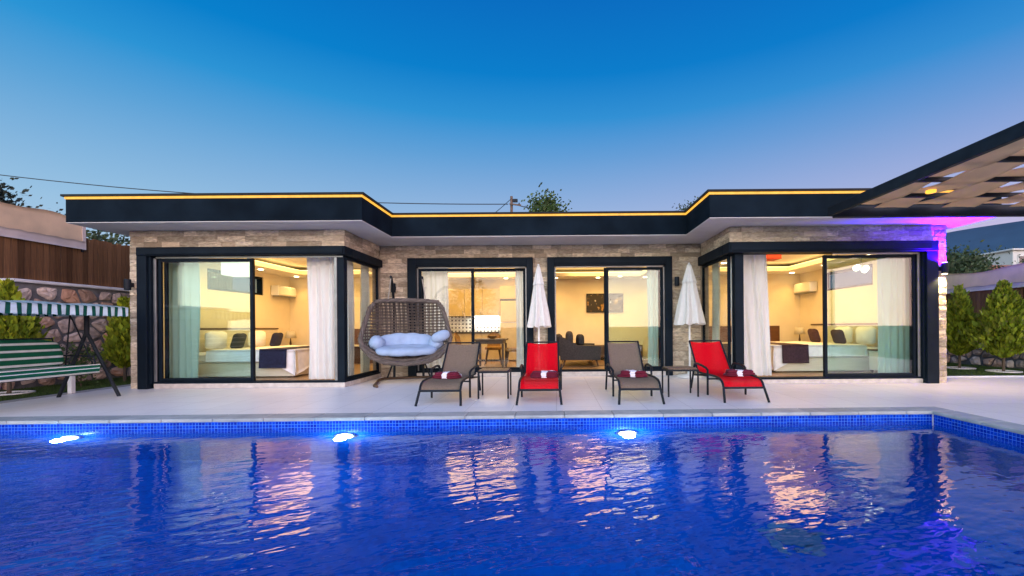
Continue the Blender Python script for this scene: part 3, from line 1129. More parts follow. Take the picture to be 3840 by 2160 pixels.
# window A and B in the recessed facade
for (X0, X1, xa, xb, kind) in ((-3.318, -.511, -3.13, -.655, 'closed'), (-.186, 2.609, -.024, 2.456, 'open')):
    wb = MB()
    wb.box(X0, xa, 9.77, 10.05, 0, 2.668, .006).box(xb, X1, 9.77, 10.05, 0, 2.668, .006)
    wb.box(xa, xb, 9.775, 10.05, 2.476, 2.668, .006).box(xa, xb, 9.755, 9.772, 2.52, 2.63, .003)
    wb.box(xa, xb, 9.84, 10.05, .096, .135, .003)
    win = vpart('window', wb, 'frame')
    vpart('jamb_edge', MB().box(xa + .001, xa + .03, 9.86, 9.885, .137, 2.445, .003).box(xb - .03, xb - .001, 9.86, 9.885, .137, 2.445, .003)
          .box(xa + .03, xb - .03, 9.86, 9.885, 2.445, 2.474, .003), 'frame_edge', win)
    if kind == 'closed':
        sash(win, xa + .032, -1.85, .137, 2.443, 9.92)
        sash(win, -1.93, xb - .032, .137, 2.443, 9.985)
    else:
        sash(win, 1.14, xb - .032, .137, 2.443, 9.92, 'pane')
        sash(win, 1.10, xb - .06, .137, 2.443, 9.985, 'pane_tint')

# right corner window
w4 = MB()
w4.box(6.88, 7.10, 8.10, 8.38, 0, 2.455, .006).box(6.84, 6.88, 8.15, 8.38, .085, 2.455, .004)
w4.box(3.21, 7.10, 8.09, 8.40, 2.456, 2.651, .008).box(3.24, 6.95, 8.065, 8.085, 2.49, 2.61, .004)
w4.box(3.21, 3.45, 8.401, 9.865, 2.456, 2.651, .008)
w4.box(3.275, 6.84, 8.20, 8.38, .085, .12, .003).box(3.275, 3.40, 8.381, 9.86, .085, .12, .003)
w4.box(3.37, 3.53, 8.21, 8.37, .121, 2.454, .004)
win = vpart('window', w4, 'frame')
vpart('jamb_edge', MB().box(6.79, 6.838, 8.20, 8.23, .122, 2.42, .003).box(5.2, 6.838, 8.205, 8.23, 2.42, 2.452, .003), 'frame_edge', win)
sash(win, 5.06, 6.785, .122, 2.418, 8.262)
sash(win, 5.09, 6.80, .122, 2.418, 8.33, 'pane_tint')
vpart('sash', framed_y(8.375, 9.86, .122, 2.454, 3.30, 3.35, .05), 'frame', win)
vpart('pane', MB().box(3.319, 3.331, 8.425, 9.81, .172, 2.404), 'pane', win)

# high slot windows in the end walls of the bedrooms
win = vpart('window', framed_y(9.735, 11.595, 2.005, 2.475, -7.90, -7.77, .05), 'frame')
vpart('pane', MB().box(-7.84, -7.83, 9.785, 11.545, 2.055, 2.425), 'pane_tint', win)
win = vpart('window', framed_y(9.825, 11.665, 2.005, 2.475, 7.14, 7.27, .05), 'frame')
vpart('pane', MB().box(7.2, 7.21, 9.875, 11.615, 2.055, 2.425), 'pane_tint', win)


# ------------------------------------------------------------------ wall lamps on the cladding
def wall_lamp(x, y, z, lab, lit=False):
    t = thing('wall_lamp', lab, 'wall lamp', (x, y, z), 0, 'up and down lamps on the stone wall')
    part('bracket', MB().box(-.03, .03, .06, .1, -.04, .04, .004), 'black_metal', t)
    part('housing', MB().lathe([(.05, -.10), (.052, -.09), (.052, .09), (.05, .10)], 18), 'black_metal', t)
    if lit:
        part('lens', MB().lathe([(.04, .1005), (.04, .108), (.0001, .11)], 16), 'purple_lens', t)
        part('lens', MB().lathe([(.0001, -.11), (.04, -.108), (.04, -.1005)], 16), 'wall_lens', t)
        lamp('wall_lamp_up_beam', 'SPOT', (x, y, z + .13), 850, (.040, .0, 1.0), t, size=.03, rot=(pi - .5, 0, 0), spot=165, blend=.35)
        lamp('wall_lamp_down_beam', 'SPOT', (x, y, z - .13), 70, (1.0, .68, .32), t, size=.03, rot=(.25, 0, 0), spot=130, blend=.6)
    return t


wall_lamp(7.18, 8.07, 2.13, 'lit black wall lamp throwing purple light up and warm light down the stone pillar', True)
wall_lamp(-7.90, 8.07, 1.94, 'unlit black wall lamp on the stone pillar near the striped swing')
wall_lamp(-3.62, 9.74, 2.0, 'unlit black wall lamp on the stone wall behind the wicker hanging chair')
wall_lamp(2.70, 9.74, 2.1, 'unlit black wall lamp on the stone wall behind the closed parasol near the corner window')


# ------------------------------------------------------------------ curtains
def curtain(x0, x1, y, z0, z1, lab, mat='sheer', along='x', folds=None, lean=0.):
    L = x1 - x0
    k = folds or max(4, round(L / .13))
    ph = random.uniform(0, 6)
    def fn(u, v):
        s = x0 + u * L
        amp = .032 * (.55 + .45 * (1 - v))
        d = amp * sin(u * k * 2 * pi + ph + .5 * sin(v * 3 + u * 9)) + .012 * sin(u * 37 + v * 4)
        s += lean * (1 - v) * (1 if u > .5 else 1) + .012 * sin(v * 5 + u * 11)
        return (s, y + d, z0 + v * (z1 - z0)) if along == 'x' else (y + d, s, z0 + v * (z1 - z0))
    mb = MB().grid(fn, k * 8, 8, .004)
    cx, cy = ((x0 + x1) / 2, y) if along == 'x' else (y, (x0 + x1) / 2)
    mb.shift((-cx, -cy, -z0))
    t = thing('curtain', lab, 'curtain', (cx, cy, z0), 0, 'curtains inside the windows')
    part('cloth', mb, mat, t)
    rod = MB().box(-L / 2, L / 2, -.02, .02, z1 - z0 + .002, z1 - z0 + .03) if along == 'x' else \
        MB().box(-.02, .02, -L / 2, L / 2, z1 - z0 + .002, z1 - z0 + .03)
    part('rail', rod, 'white_plastic', t)


curtain(-7.68, -7.02, 8.62, .115, 2.56, 'pale curtain tinted teal behind the closed sliding pane of the bedroom with navy runner', 'drape')
curtain(-4.86, -4.34, 8.56, .115, 2.56, 'white voile curtain gathered beside the corner post of the bedroom with navy runner')
curtain(8.78, 9.05, -4.20, .115, 2.56, 'narrow white curtain inside the side pane just behind the corner post by the hanging chair', 'sheer', 'y')
curtain(9.42, 9.80, -4.20, .115, 2.56, 'narrow pale curtain at the inner end of the side pane beside the hanging chair', 'drape', 'y')
curtain(-3.10, -2.52, 10.20, .115, 2.56, 'white voile curtain in the kitchen window behind the hanging chair')
curtain(-.93, -.70, 10.20, .115, 2.56, 'thin voile curtain at the fridge end of the kitchen window')
curtain(2.14, 2.40, 10.20, .115, 2.56, 'thin white curtain at the closed half of the living room doors')
curtain(3.60, 4.14, 8.60, .115, 2.56, 'long white voile curtain blowing in the open doorway of the bedroom with brown runner', 'sheer', 'x', None, .10)
curtain(6.36, 7.02, 8.62, .115, 2.56, 'pale green tinted curtain behind the closed pane of the bedroom with brown runner', 'drape')
curtain(8.50, 8.76, 3.52, .115, 2.56, 'narrow white curtain inside the side pane behind the corner post by the red lounger', 'sheer', 'y')
curtain(9.40, 9.80, 3.52, .115, 2.56, 'narrow pale curtain at the inner end of the side pane near the closed parasol', 'drape', 'y')


# ------------------------------------------------------------------ bedrooms
def pillow(x, y, z, s, mat, lab, tilt=0., rz=0., grp='pillows on the beds'):
    mb = MB().blob((0, 0, 0), s, 3.0, 20, 10, lambda q: Vector((q.x * (1 - .72 * max(abs(q.z), abs(q.y)) ** 2.5), q.y * (1 - .12 * (1 - abs(q.z))), q.z * (1 - .12 * (1 - abs(q.y))))))
    mb.xform(Matrix.Rotation(tilt, 4, 'Y'))
    zm = min(v[2] for v in mb.v)
    mb.shift((0, 0, -zm))
    solo('pillow', mb, mat, lab, 'pillow', grp, (x, y, z), rz)


def bedroom(s, xw, lab_bed, runner_mat, runner_lab, who, yf, yb, foot_u, ru):
    """s=+1: headboard on the wall at xw, bed reaching towards the room; mirrored by sign"""
    d = -s
    def bx(mb, u0, u1, y0, y1, z0, z1, b=.01):
        a, c = xw + d * u0, xw + d * u1
        return mb.box(min(a, c), max(a, c), y0, y1, z0, z1, b)
    t = thing('bed', lab_bed, 'bed', (xw + d * 1.1, (yf + yb) / 2, .1), 0, 'double beds in the bedrooms')
    part('headboard', bx(MB(), .005, .085, 9.35, 12.05, .1, 1.10), 'pale_wood', t, True)
    part('headboard_edge', bx(MB(), .0, .10, 9.33, 12.07, 1.101, 1.14), 'dark_wood', t, True)
    part('base', bx(MB(), .10, foot_u - .07, yf + .06, yb - .02, .12, .40), 'pale_wood', t, True)
    part('mattress', bx(MB(), .10, foot_u - .04, yf + .05, yb, .402, .62, .05), 'linen', t, True)
    for u in (.2, foot_u - .2):
        for y in (yf + .15, yb - .1):
            part('leg', bx(MB(), u - .03, u + .03, y - .03, y + .03, .1, .12, 0), 'dark_wood', t, True)
    # bed cover with a hanging corner
    L = foot_u - .55
    W = yb - yf + .02
    yc = (yf + yb) / 2
    def cover(u, v):
        uu = .55 + u * L
        y = yf + v * W
        z = .66 + .012 * pnoise(Vector((uu * 3, y * 3, 1)))
        return (xw + d * uu, y, z)
    mb = MB().grid(cover, 14, 14, .02 * s)
    def side(u, v):
        uu = .55 + u * L
        drop = .22 + (.30 * max(0, (u - .72) / .28) if u > .72 else 0)
        return (xw + d * uu, yf - .005 - .02 * v - .015 * sin(u * 18) * v, .66 - v * drop)
    mb.grid(side, 26, 6, .012 * s)
    def foot(u, v):
        y = yf + u * W
        return (xw + d * (foot_u + .02 * v + .015 * sin(u * 20) * v), y, .66 - v * (.50 - .2 * min(1, u * 3)))
    mb.grid(foot, 22, 6, .012 * s)
    mb.shift((-(xw + d * 1.4), -yc, -.66))
    solo('bedspread', mb, 'linen', 'white bedspread hanging over the side of the bed ' + who, 'bedspread', 'white bedspreads', (xw + d * 1.4, yc, .66))
    mb = MB()
    r0, rw = ru
    def rtop(u, v):
        return (xw + d * (r0 + u * rw), yf - .025 + v * W, .683 + .008 * pnoise(Vector((u * 3, v * 8, 2))))
    def rside(u, v):
        return (xw + d * (r0 + u * rw), yf - .03 - .025 * v - .008 * sin(u * 9), .683 - v * .38)
    mb.grid(rtop, 8, 14, .012 * s).grid(rside, 8, 6, .01 * s)
    mb.shift((-(xw + d * r0), -yc, -.68))
    solo('bed_runner', mb, runner_mat, runner_lab, 'bed runner', 'runners across the beds', (xw + d * r0, yc, .68))
    return d


d = bedroom(-1, -7.75, 'double bed with pale headboard under the navy runner', 'navy', 'navy blue runner hanging over the side of the white bed', 'with the navy runner', 9.0, 11.4, 2.38, (1.66, .56))
pillow(-7.42, 9.55, .67, (.14, .33, .22), 'linen', 'white pillow leaning on the headboard nearest the glass, bed with navy runner', .0)
pillow(-7.42, 10.85, .67, (.14, .33, .22), 'linen', 'white pillow at the far side of the bed with navy runner', .0)
pillow(-7.08, 9.75, .67, (.09, .22, .20), 'charcoal_cloth', 'charcoal square cushion before the near pillow of the bed with navy runner', .3)
pillow(-7.0, 10.95, .67, (.09, .22, .20), 'navy', 'dark navy cushion before the far pillow of the bed with navy runner', .3)
d = bedroom(1, 7.12, 'double bed with pale headboard under the brown runner', 'brown_cloth', 'dark aubergine runner hanging over the side of the white bed', 'with the brown runner', 9.25, 11.55, 2.52, (1.80, .56))
pillow(6.80, 9.60, .67, (.14, .33, .22), 'linen', 'white pillow leaning on the headboard nearest the glass, bed with brown runner', .0)
pillow(6.80, 10.35, .67, (.14, .33, .22), 'linen', 'white pillow at the far side of the bed with brown runner', .0)
pillow(6.42, 9.95, .67, (.09, .24, .19), 'brown_cloth', 'dark cushion before the near pillow of the bed with brown runner', -.3)
pillow(6.40, 10.85, .67, (.09, .22, .20), 'brown_cloth', 'dark cushion before the far pillow of the bed with brown runner', -.3)


def nightstand(x, y, lab, lamp_lab):
    t = thing('nightstand', lab, 'nightstand', (x, y, .1), 0, 'nightstands by the beds')
    part('cabinet', MB().box(-.22, .22, -.2, .2, .06, .46, .006), 'white_plastic', t)
    part('top', MB().box(-.24, .24, -.22, .22, .461, .49, .006), 'dark_wood', t)
    for z in (.09, .28):
        dr = part('drawer', MB().box(-.2, .2, -.215, -.201, z, z + .17, .004), 'white_plastic', t)
        part('handle', MB().tube([(-.05, -.235, z + .09), (.05, -.235, z + .09)], .006), 'steel', dr)
    for sx in (-.18, .18):
        for sy in (-.16, .16):
            part('leg', MB().box(sx - .02, sx + .02, sy - .02, sy + .02, 0, .06), 'dark_wood', t)
    l = thing('table_lamp', lamp_lab, 'table lamp', (x, y, .59), 0, 'bedside lamps')
    part('stand', MB().lathe([(.08, .001), (.08, .015), (.02, .03), (.03, .1), (.015, .2), (.012, .3)], 16), 'dark_wood', l)
    part('lamp_shade', MB().lathe([(.15, .26), (.10, .46)], 20), 'lamp_shade', l)


nightstand(6.78, 8.98, 'white nightstand with two drawers beside the headboard nearest the glass, brown runner bedroom', 'bedside lamp partly behind the green tinted curtain')
nightstand(6.86, 12.32, 'white nightstand in the corner by the desk, brown runner bedroom', 'bedside lamp with cream shade in the corner under the air conditioner, brown runner bedroom')
nightstand(-7.48, 12.32, 'white nightstand in the corner by the desk, navy runner bedroom', 'bedside lamp in the corner under the air conditioner, navy runner bedroom')


def aircon(xw, s, lab):
    t = thing('air_conditioner', lab, 'air conditioner', (xw - s * .11, 12.3, 2.0), 0, 'split air conditioners')
    part('casing', MB().box(-.105, .105, -.40, .40, .03, .30, .03), 'white_plastic', t)
    part('louvre', MB().box(-.09 - s * .0, .09, -.38, .38, .002, .028, .004), 'frame_edge', t)
    part('end_cap', MB().box(-.107, .107, -.43, -.402, .025, .302, .02), 'white_plastic', t)


aircon(-7.74, -1, 'white air conditioner high on the wall beside the slot window, navy runner bedroom')
aircon(7.11, 1, 'white air conditioner high on the wall beside the slot window, brown runner bedroom')


def desk(x0, x1, lab):
    t = thing('desk', lab, 'desk', ((x0 + x1) / 2, 12.45, .1), 0, 'walnut desks on the back wall')
    h = (x1 - x0) / 2
    part('back_panel', MB().box(-h, h, .26, .295, .50, 1.0, .004), 'walnut', t)
    part('table_top', MB().box(-h, h, -.2, .259, .50, .54, .004), 'pale_wood', t)
    part('front_panel', MB().box(-h + .02, h - .02, .2, .24, .0, .498, .004), 'walnut', t)
    for sx in (-1, 1):
        part('leg', MB().box(sx * (h - .02) - .018, sx * (h - .02) + .018, -.18, .19, 0, .499, .004), 'walnut', t)


desk(-7.0, -4.3, 'long walnut desk with upright back board in the bedroom with navy runner')
desk(3.8, 6.5, 'long walnut desk with upright back board in the bedroom with brown runner')

t = thing('reflection_box', 'glowing square white box standing in for a bright reflection in the closed pane of the bedroom with navy runner', 'reflection stand-in', (-6.55, 9.0, 2.20))  # added glowing box, imitates a bright reflection in the window pane
part('shade', MB().box(-.2, .2, -.2, .2, 0, .30, .02), 'reflection_glow', t)  # body of the added reflection box
part('added_cord', MB().tube([(0, 0, .301), (0, 0, .63)], .006), 'black_metal', t)
t = thing('chandelier', 'small chandelier of glowing white globes in the bedroom with brown runner', 'chandelier', (6.25, 8.95, 2.16))
part('stem', MB().tube([(0, 0, .18), (0, 0, .66)], .01).tube([(-.1, 0, .1), (0, 0, .18), (.1, 0, .1)], .008).tube([(0, -.1, .06), (0, 0, .18), (0, .1, .13)], .008), 'steel', t)
for p in ((-.1, 0, .1), (.1, 0, .1), (0, -.1, .05), (0, .1, .13)):
    part('globe', MB().blob(p, (.06, .06, .06), 2.0, 14, 8), 'globe', t)
t = thing('ceiling_lamp', 'square red ceiling lamp in the bedroom with brown runner', 'ceiling lamp', (5.08, 10.4, 2.66))
part('shade', MB().box(-.2, .2, -.2, .2, 0, .12, .01), 'red_shade', t)
part('mount', MB().box(-.05, .05, -.05, .05, .121, .168), 'steel', t)

# ------------------------------------------------------------------ kitchen and living room
t = thing('kitchen_unit', 'cream kitchen cabinets with patterned tile backsplash and dark worktop', 'kitchen', (-2.6, 13.3, .1))
x = -3.85
for i in range(4):
    w = .54
    part('base_cabinet', MB().box(x + .004, x + w - .004, 13.02, 13.59, .16, .94, .005), 'cream_lacquer', t, True)
    u = part('wall_cabinet', MB().box(x + .004, x + w - .004, 13.25, 13.59, 1.46, 2.28, .005), 'cream_lacquer', t, True)
    part('handle', MB().box(x + w - .06, x + w - .045, 13.225, 13.249, 1.5, 1.62), 'steel', u, True)
    x += w
part('tall_cabinet', MB().box(-1.67, -1.02, 13.0, 13.59, 1.96, 2.34, .005), 'cream_lacquer', t, True)
part('worktop', MB().box(-3.86, -1.70, 12.98, 13.59, .941, .98, .004), 'worktop', t, True)
part('backsplash', MB().box(-3.86, -1.70, 13.575, 13.597, .981, 1.459), 'backsplash', t, True)
part('kickboard', MB().box(-3.86, -1.70, 13.06, 13.59, .101, .159), 'worktop', t, True)
part('light_bar', MB().box(-2.55, -1.75, 13.40, 13.44, 1.440, 1.459), 'undercab', t, True)
lamp('light_bar_glow', 'AREA', (-2.2, 13.42, 1.43), 6, (1, .97, .9), t, .7, .05)
t = thing('fridge', 'tall cream two door fridge beside the kitchen cabinets', 'fridge', (-1.34, 13.28, .1))
part('cabinet', MB().box(-.31, .31, -.25, .30, .02, 1.80, .01), 'white_plastic', t)
part('door', MB().box(-.31, .31, -.30, -.252, .04, 1.15, .012), 'cream_lacquer', t)
part('door', MB().box(-.31, .31, -.30, -.252, 1.17, 1.79, .012), 'cream_lacquer', t)
t = thing('dining_table', 'small wooden dining table in the kitchen window', 'dining table', (-1.66, 11.15, .1))
part('table_top', MB().box(-.40, .40, -.40, .40, .68, .72, .008), 'dark_wood', t)
part('apron', MB().box(-.34, .34, -.34, .34, .60, .679, .004), 'dark_wood', t)
for sx in (-1, 1):
    for sy in (-1, 1):
        part('leg', MB().box(sx * .34 - .025, sx * .34 + .025, sy * .34 - .025, sy * .34 + .025, 0, .60, .004), 'dark_wood', t)


def dining_chair(lab, loc, rz, src=None):
    if src:
        t = copy_tree(src)
    else:
        t = thing('dining_chair', lab, 'chair', loc, rz, 'ochre chairs round the dining table')
        part('seat', MB().blob((0, 0, .45), (.23, .23, .05), 4), 'ochre', t)
        def back(u, v):
            a = (u - .5) * 1.5
            return (.24 * sin(a), .22 * cos(a) + .06 * v, .46 + v * (.42 - .1 * (2 * u - 1) ** 2))
        part('backrest', MB().grid(back, 10, 6, .03), 'ochre', t)
        for sx in (-1, 1):
            for sy in (-1, 1):
                part('leg', MB().tube([(sx * .15, sy * .15, .42), (sx * .22, sy * .22, 0)], [.02, .012]), 'dark_wood', t)
    t.location = loc
    t.rotation_euler = (0, 0, rz)
    tag(t, lab, 'chair', 'ochre chairs round the dining table')
    return t


ch = dining_chair('ochre dining chair at the fridge side of the dining table', (-1.05, 10.95, .1), radians(-80))
dining_chair('ochre dining chair at the curtain side of the dining table', (-2.30, 11.2, .1), radians(85), ch)
dining_chair('ochre dining chair on the kitchen side of the dining table', (-1.7, 11.85, .1), radians(5), ch)
solo('fruit_bowl', MB().lathe([(.05, 0), (.13, .07), (.135, .075), (.12, .07), (.001, .02)], 20), 'ochre', 'small amber bowl on the dining table', 'bowl', loc=(-1.62, 11.1, .82))

t = thing('sofa', 'dark grey sofa with tapered wooden legs seen from its arm end', 'sofa', (.62, 11.9, .1))
part('base', MB().box(-.42, .45, -.82, .82, .17, .34, .03), 'sofa', t)
part('seat_cushion', MB().blob((.06, -.38, .41), (.42, .36, .09), 5), 'sofa', t)
part('seat_cushion', MB().blob((.06, .38, .41), (.42, .36, .09), 5), 'sofa', t)
part('backrest', MB().box(-.12, .12, -.8, .8, .25, .80, .06).xform(Matrix.Translation((-.40, 0, .03)) @ Matrix.Rotation(radians(-14), 4, 'Y')), 'sofa', t)
for y in (-.90, .90):
    pr = [(-.52, .17), (.48, .17), (.50, .52), (-.1, .54), (-.30, .66), (-.56, .76)]
    mb = MB()
    vs = [(px_, y - .075, pz_) for px_, pz_ in pr] + [(px_, y + .075, pz_) for px_, pz_ in pr]
    n = len(pr)
    mb.add(vs, [tuple(range(n)), tuple(range(2 * n - 1, n - 1, -1))] + [(i, n + i, n + (i + 1) % n, (i + 1) % n) for i in range(n)])
    part('armrest', mb, 'sofa', t)
for sx in (-.4, .4):
    for sy in (-.8, .8):
        part('leg', MB().tube([(sx, sy, .17), (sx * 1.1, sy * 1.04, 0)], [.028, .015]), 'dark_wood', t)
solo('cushion', MB().blob((0, 0, .2), (.10, .2, .2), 3.0), 'sofa', 'round dark cushion leaning on the sofa back', 'cushion', None, (.34, 11.3, .6), 0)
solo('cushion', MB().blob((0, 0, .16), (.09, .2, .16), 3.0), 'charcoal_cloth', 'smaller charcoal cushion in front on the sofa seat', 'cushion', None, (.62, 11.35, .6), .2)
t = thing('picture', 'dark framed flower picture on the living room back wall', 'picture', (1.52, 13.57, 1.85))
part('frame', framed(-.57, .57, -.29, .29, -.02, .02, .025), 'black_metal', t)
part('canvas', MB().box(-.545, .545, -.012, .012, -.265, .265), 'picture', t)
solo('rug', MB().box(-1.0, 1.0, -.8, .8, 0, .012, .004), 'table_top', 'brown rug on the floor beside the sofa', 'rug', None, (1.9, 12.0, .1))
t = thing('sideboard', 'low dark sideboard against the living room back wall', 'sideboard', (1.8, 13.35, .1))
part('cabinet', MB().box(-.8, .8, -.2, .2, .08, .45, .006), 'dark_wood', t)
for sx in (-1, 1):
    part('leg', MB().box(sx * .7 - .03, sx * .7 + .03, -.15, .15, 0, .08), 'dark_wood', t)
    part('door', MB().box(sx * .4 - .38, sx * .4 + .38, -.215, -.201, .1, .43, .004), 'dark_wood', t)

# ------------------------------------------------------------------ garden walls, fences and screens
def clip(poly, p, n):
    out = []
    for i in range(len(poly)):
        a, b = poly[i], poly[(i + 1) % len(poly)]
        da, db = (a - p).dot(n), (b - p).dot(n)
        if da <= 0:
            out.append(a)
        if da * db < 0:
            out.append(a + (b - a) * (da / (da - db)))
    return out


def rubble(parent, L, H, place, size, seed, skip=None):
    """irregular field stones over an L x H face; place(u, z, d) gives the world point"""
    rnd = random.Random(seed)
    seeds = []
    nz = max(1, round(H / (size * .8)))
    nu = max(1, round(L / size))
    for j in range(-1, nz + 1):
        for i in range(-1, nu + 2):
            seeds.append(Vector(((i + .5 + (j % 2) * .5 + rnd.uniform(-.42, .42)) * size, (j + .5 + rnd.uniform(-.4, .4)) * H / nz)))
    for s in seeds:
        if not (0 < s.x < L and 0 < s.y < H):
            continue
        poly = [Vector((max(0, s.x - size), max(0, s.y - size))), Vector((min(L, s.x + size), max(0, s.y - size))),
                Vector((min(L, s.x + size), min(H, s.y + size))), Vector((max(0, s.x - size), min(H, s.y + size)))]
        for q in seeds:
            if q is not s and (q - s).length < 2.6 * size:
                poly = clip(poly, (q + s) / 2, (q - s))
        if len(poly) < 3:
            continue
        c = sum(poly, Vector((0, 0))) / len(poly)
        # round the corners
        pts = []
        for i in range(len(poly)):
            a, b, e = poly[i - 1], poly[i], poly[(i + 1) % len(poly)]
            pts += [b + (a - b) * rnd.uniform(.08, .26), b + (e - b) * rnd.uniform(.08, .26)]
        ins = rnd.uniform(.72, .92)
        d0 = rnd.uniform(.03, .06)
        ringA = [c + (p - c) * ins for p in pts]
        ringB = [c + (p - c) * ins * .96 for p in pts]
        ringC = [c + (p - c) * ins * .62 for p in pts]
        n = len(pts)
        vs = [place(p.x, p.y, 0) for p in ringA] + [place(p.x, p.y, d0 * .6) for p in ringB] + \
             [place(p.x, p.y, d0 + rnd.uniform(-.022, .022)) for p in ringC] + [place(c.x, c.y, d0 * 1.1)]
        fs = []
        for k in range(2):
            fs += [(k * n + i, k * n + (i + 1) % n, (k + 1) * n + (i + 1) % n, (k + 1) * n + i) for i in range(n)]
        fs += [(2 * n + i, 2 * n + (i + 1) % n, 3 * n) for i in range(n)]
        part('stone', MB().add(vs, fs), 'stone', parent, True)


LX, RX = -10.15, 11.1
gw = thing('garden_wall', 'tall pinkish rubble stone wall with white coping behind the striped swing', 'garden wall', (LX - .15, 9.5, 0))
part('mortar_core', MB().box(LX - .3, LX, 8.18, 14, -.06, 2.02).box(LX - .3, LX, 3.0, 8.178, -.06, 1.70), 'mortar', gw, True)
part('coping', MB().box(LX - .36, LX + .06, 8.13, 14, 2.022, 2.085, .012), 'coping_wall', gw, True)
part('coping', MB().box(LX - .36, LX + .06, 3.0, 8.12, 1.702, 1.762, .012), 'coping_wall', gw, True)
rubble(gw, 3.6, 2.0, lambda u, z, d: (LX + d, 8.19 + u, z), .34, 3)
rubble(gw, 3.2, 1.68, lambda u, z, d: (LX + d, 4.98 + u, z), .34, 4)
gw = thing('garden_wall', 'low rubble stone wall with white coping behind the two conifers', 'garden wall', (RX + .15, 11, 0))
part('mortar_core', MB().box(RX, RX + .3, 7.5, 16, -.06, .45), 'mortar', gw, True)
part('coping', MB().box(RX - .06, RX + .36, 7.5, 16, .452, .515, .012), 'coping_wall', gw, True)
rubble(gw, 5.6, .44, lambda u, z, d: (RX - d, 8.4 + u, z), .28, 5)


def plank_fence(lab, x, y0, y1, base, top, w, s):
    t = thing('plank_fence', lab, 'fence', (x, (y0 + y1) / 2, 0))
    n = int((y1 - y0) / w)
    meshes = []
    for k in range(5):
        mb = MB().box(-.012, .012, -w / 2 + .004, w / 2 - .004, 0, 1, .004)
        meshes.append(mb.mesh('plank', MAT['fence']))
    for i in range(n):
        y = y0 + (i + .5) * w
        o = link('plank', random.choice(meshes), t)
        zb = base(y)
        o.location = (random.uniform(-.006, .006), y - (y0 + y1) / 2, zb)
        o.scale = (1, 1, top - zb + random.uniform(-.02, .03))
    zb = base((y0 + y1) / 2)
    for z in (zb + .15, top - .18):
        part('rail', MB().box(-s * .06 - .025, -s * .06 + .025, -(y1 - y0) / 2, (y1 - y0) / 2, z - .04, z + .04), 'fence', t)
    return t


plank_fence('dark brown plank fence standing on the tall stone wall', LX - .16, 4.6, 14.0, lambda y: 2.087 if y > 8.1 else 1.765, 3.12, .105, 1)
plank_fence('dark brown plank fence standing on the low stone wall', RX + .16, 7.6, 16.0, lambda y: .517, 2.02, .105, -1)


def screen(lab, x, y0, y1, z0, z1, s, hem):
    t = thing('privacy_screen', lab, 'privacy screen', (x, (y0 + y1) / 2, z0))
    h = (y1 - y0) / 2
    def sheet(u, v):
        y = -h + u * 2 * h
        return (.03 * s * sin(u * 13 + 1) * v, y, hem * .6 + v * (z1 - z0 - hem * .6 + .05 * sin(u * 9.0 + .6) + .03 * sin(u * 23)))
    part('cloth', MB().grid(sheet, 70, 6, .004), 'screen', t)
    def hemf(u, v):
        y = -h + u * 2 * h
        return (-s * (.012 + .008 * sin(u * 60)), y, v * (hem + .012 * abs(sin(u * 48))))
    part('hem', MB().grid(hemf, 140, 3, .004), 'screen_hem', t)
    for k in range(4):
        y = -h + .04 + k * (2 * h - .08) / 3
        part('post', MB().box(s * .04 - .02, s * .04 + .02, y - .02, y + .02, -.05, z1 - z0 - .06), 'black_metal', t)
    part('edge_band', MB().box(-.02, .006, h - .06, h, .0, z1 - z0 - .03), 'screen_hem', t)


screen('beige cloth privacy screen with scalloped hem above the fence behind the swing', LX - .105, 4.6, 9.55, 2.86, 3.47, -1, .17)
screen('taupe cloth privacy screen above the fence behind the two conifers', RX + .105, 7.6, 16.0, 1.98, 2.55, 1, .12)


# ------------------------------------------------------------------ plants
def thuja(lab, x, y, z, h, w, n, grp='conifers along the garden walls', ring_=True, low=.16):
    t = thing('conifer', lab, 'conifer', (x, y, z), 0, grp)
    part('trunk', MB().tube([(0, 0, -.02), (.01, 0, h * .3), (0, 0, h * .8)], [.03, .025, .008]), 'bark', t)
    mb = MB()
    ph = random.uniform(0, 6)
    for k in range(n):
        tz = random.random() ** .85
        zz = h * (low + (1 - low) * tz)
        prof = (min(1, tz / .22) ** .7) * (1 - max(0, (tz - .22) / .78) ** 1.25) + .02
        a = random.uniform(0, 2 * pi)
        lump = .96 + .24 * sin(3 * a + ph + zz * 5) + .16 * sin(7 * a - zz * 11) + .12 * pnoise(Vector((cos(a) * 2.5, sin(a) * 2.5, zz * 4 + ph)))
        rr = w / 2 * prof * lump * (random.random() ** .4)
        stray = random.random() < .10
        if stray:
            rr *= random.uniform(1.0, 1.22)
        p = Vector((rr * cos(a), rr * sin(a), zz))
        L = random.uniform(.07, .15) * (1.1 - .4 * tz) * (1.5 if stray else 1)
        out = Vector((cos(a), sin(a), 0)) * random.uniform(.25, .8) + Vector((0, 0, 1.0)) + Vector((random.uniform(-.3, .3), random.uniform(-.3, .3), 0))
        out.normalize()
        sd = out.cross(Vector((random.uniform(-1, 1), random.uniform(-1, 1), random.uniform(-1, 1)))).normalized() * L * .26
        tip = p + out * L
        mid = p + out * L * .45
        mb.add([p, mid + sd, tip, mid - sd], [(0, 1, 2, 3)])
    part('foliage', mb, 'thuja', t)
    if ring_:
        rg = thing('tree_ring', 'flat white ring round the ' + lab, 'tree ring', (x, y, z + .02), 0, 'white rings round the conifers')
        part('rim', MB().lathe([(.30, .0), (.30, .02), (.27, .024), (.24, .02), (.24, .0)], 28), 'white_paint', rg)


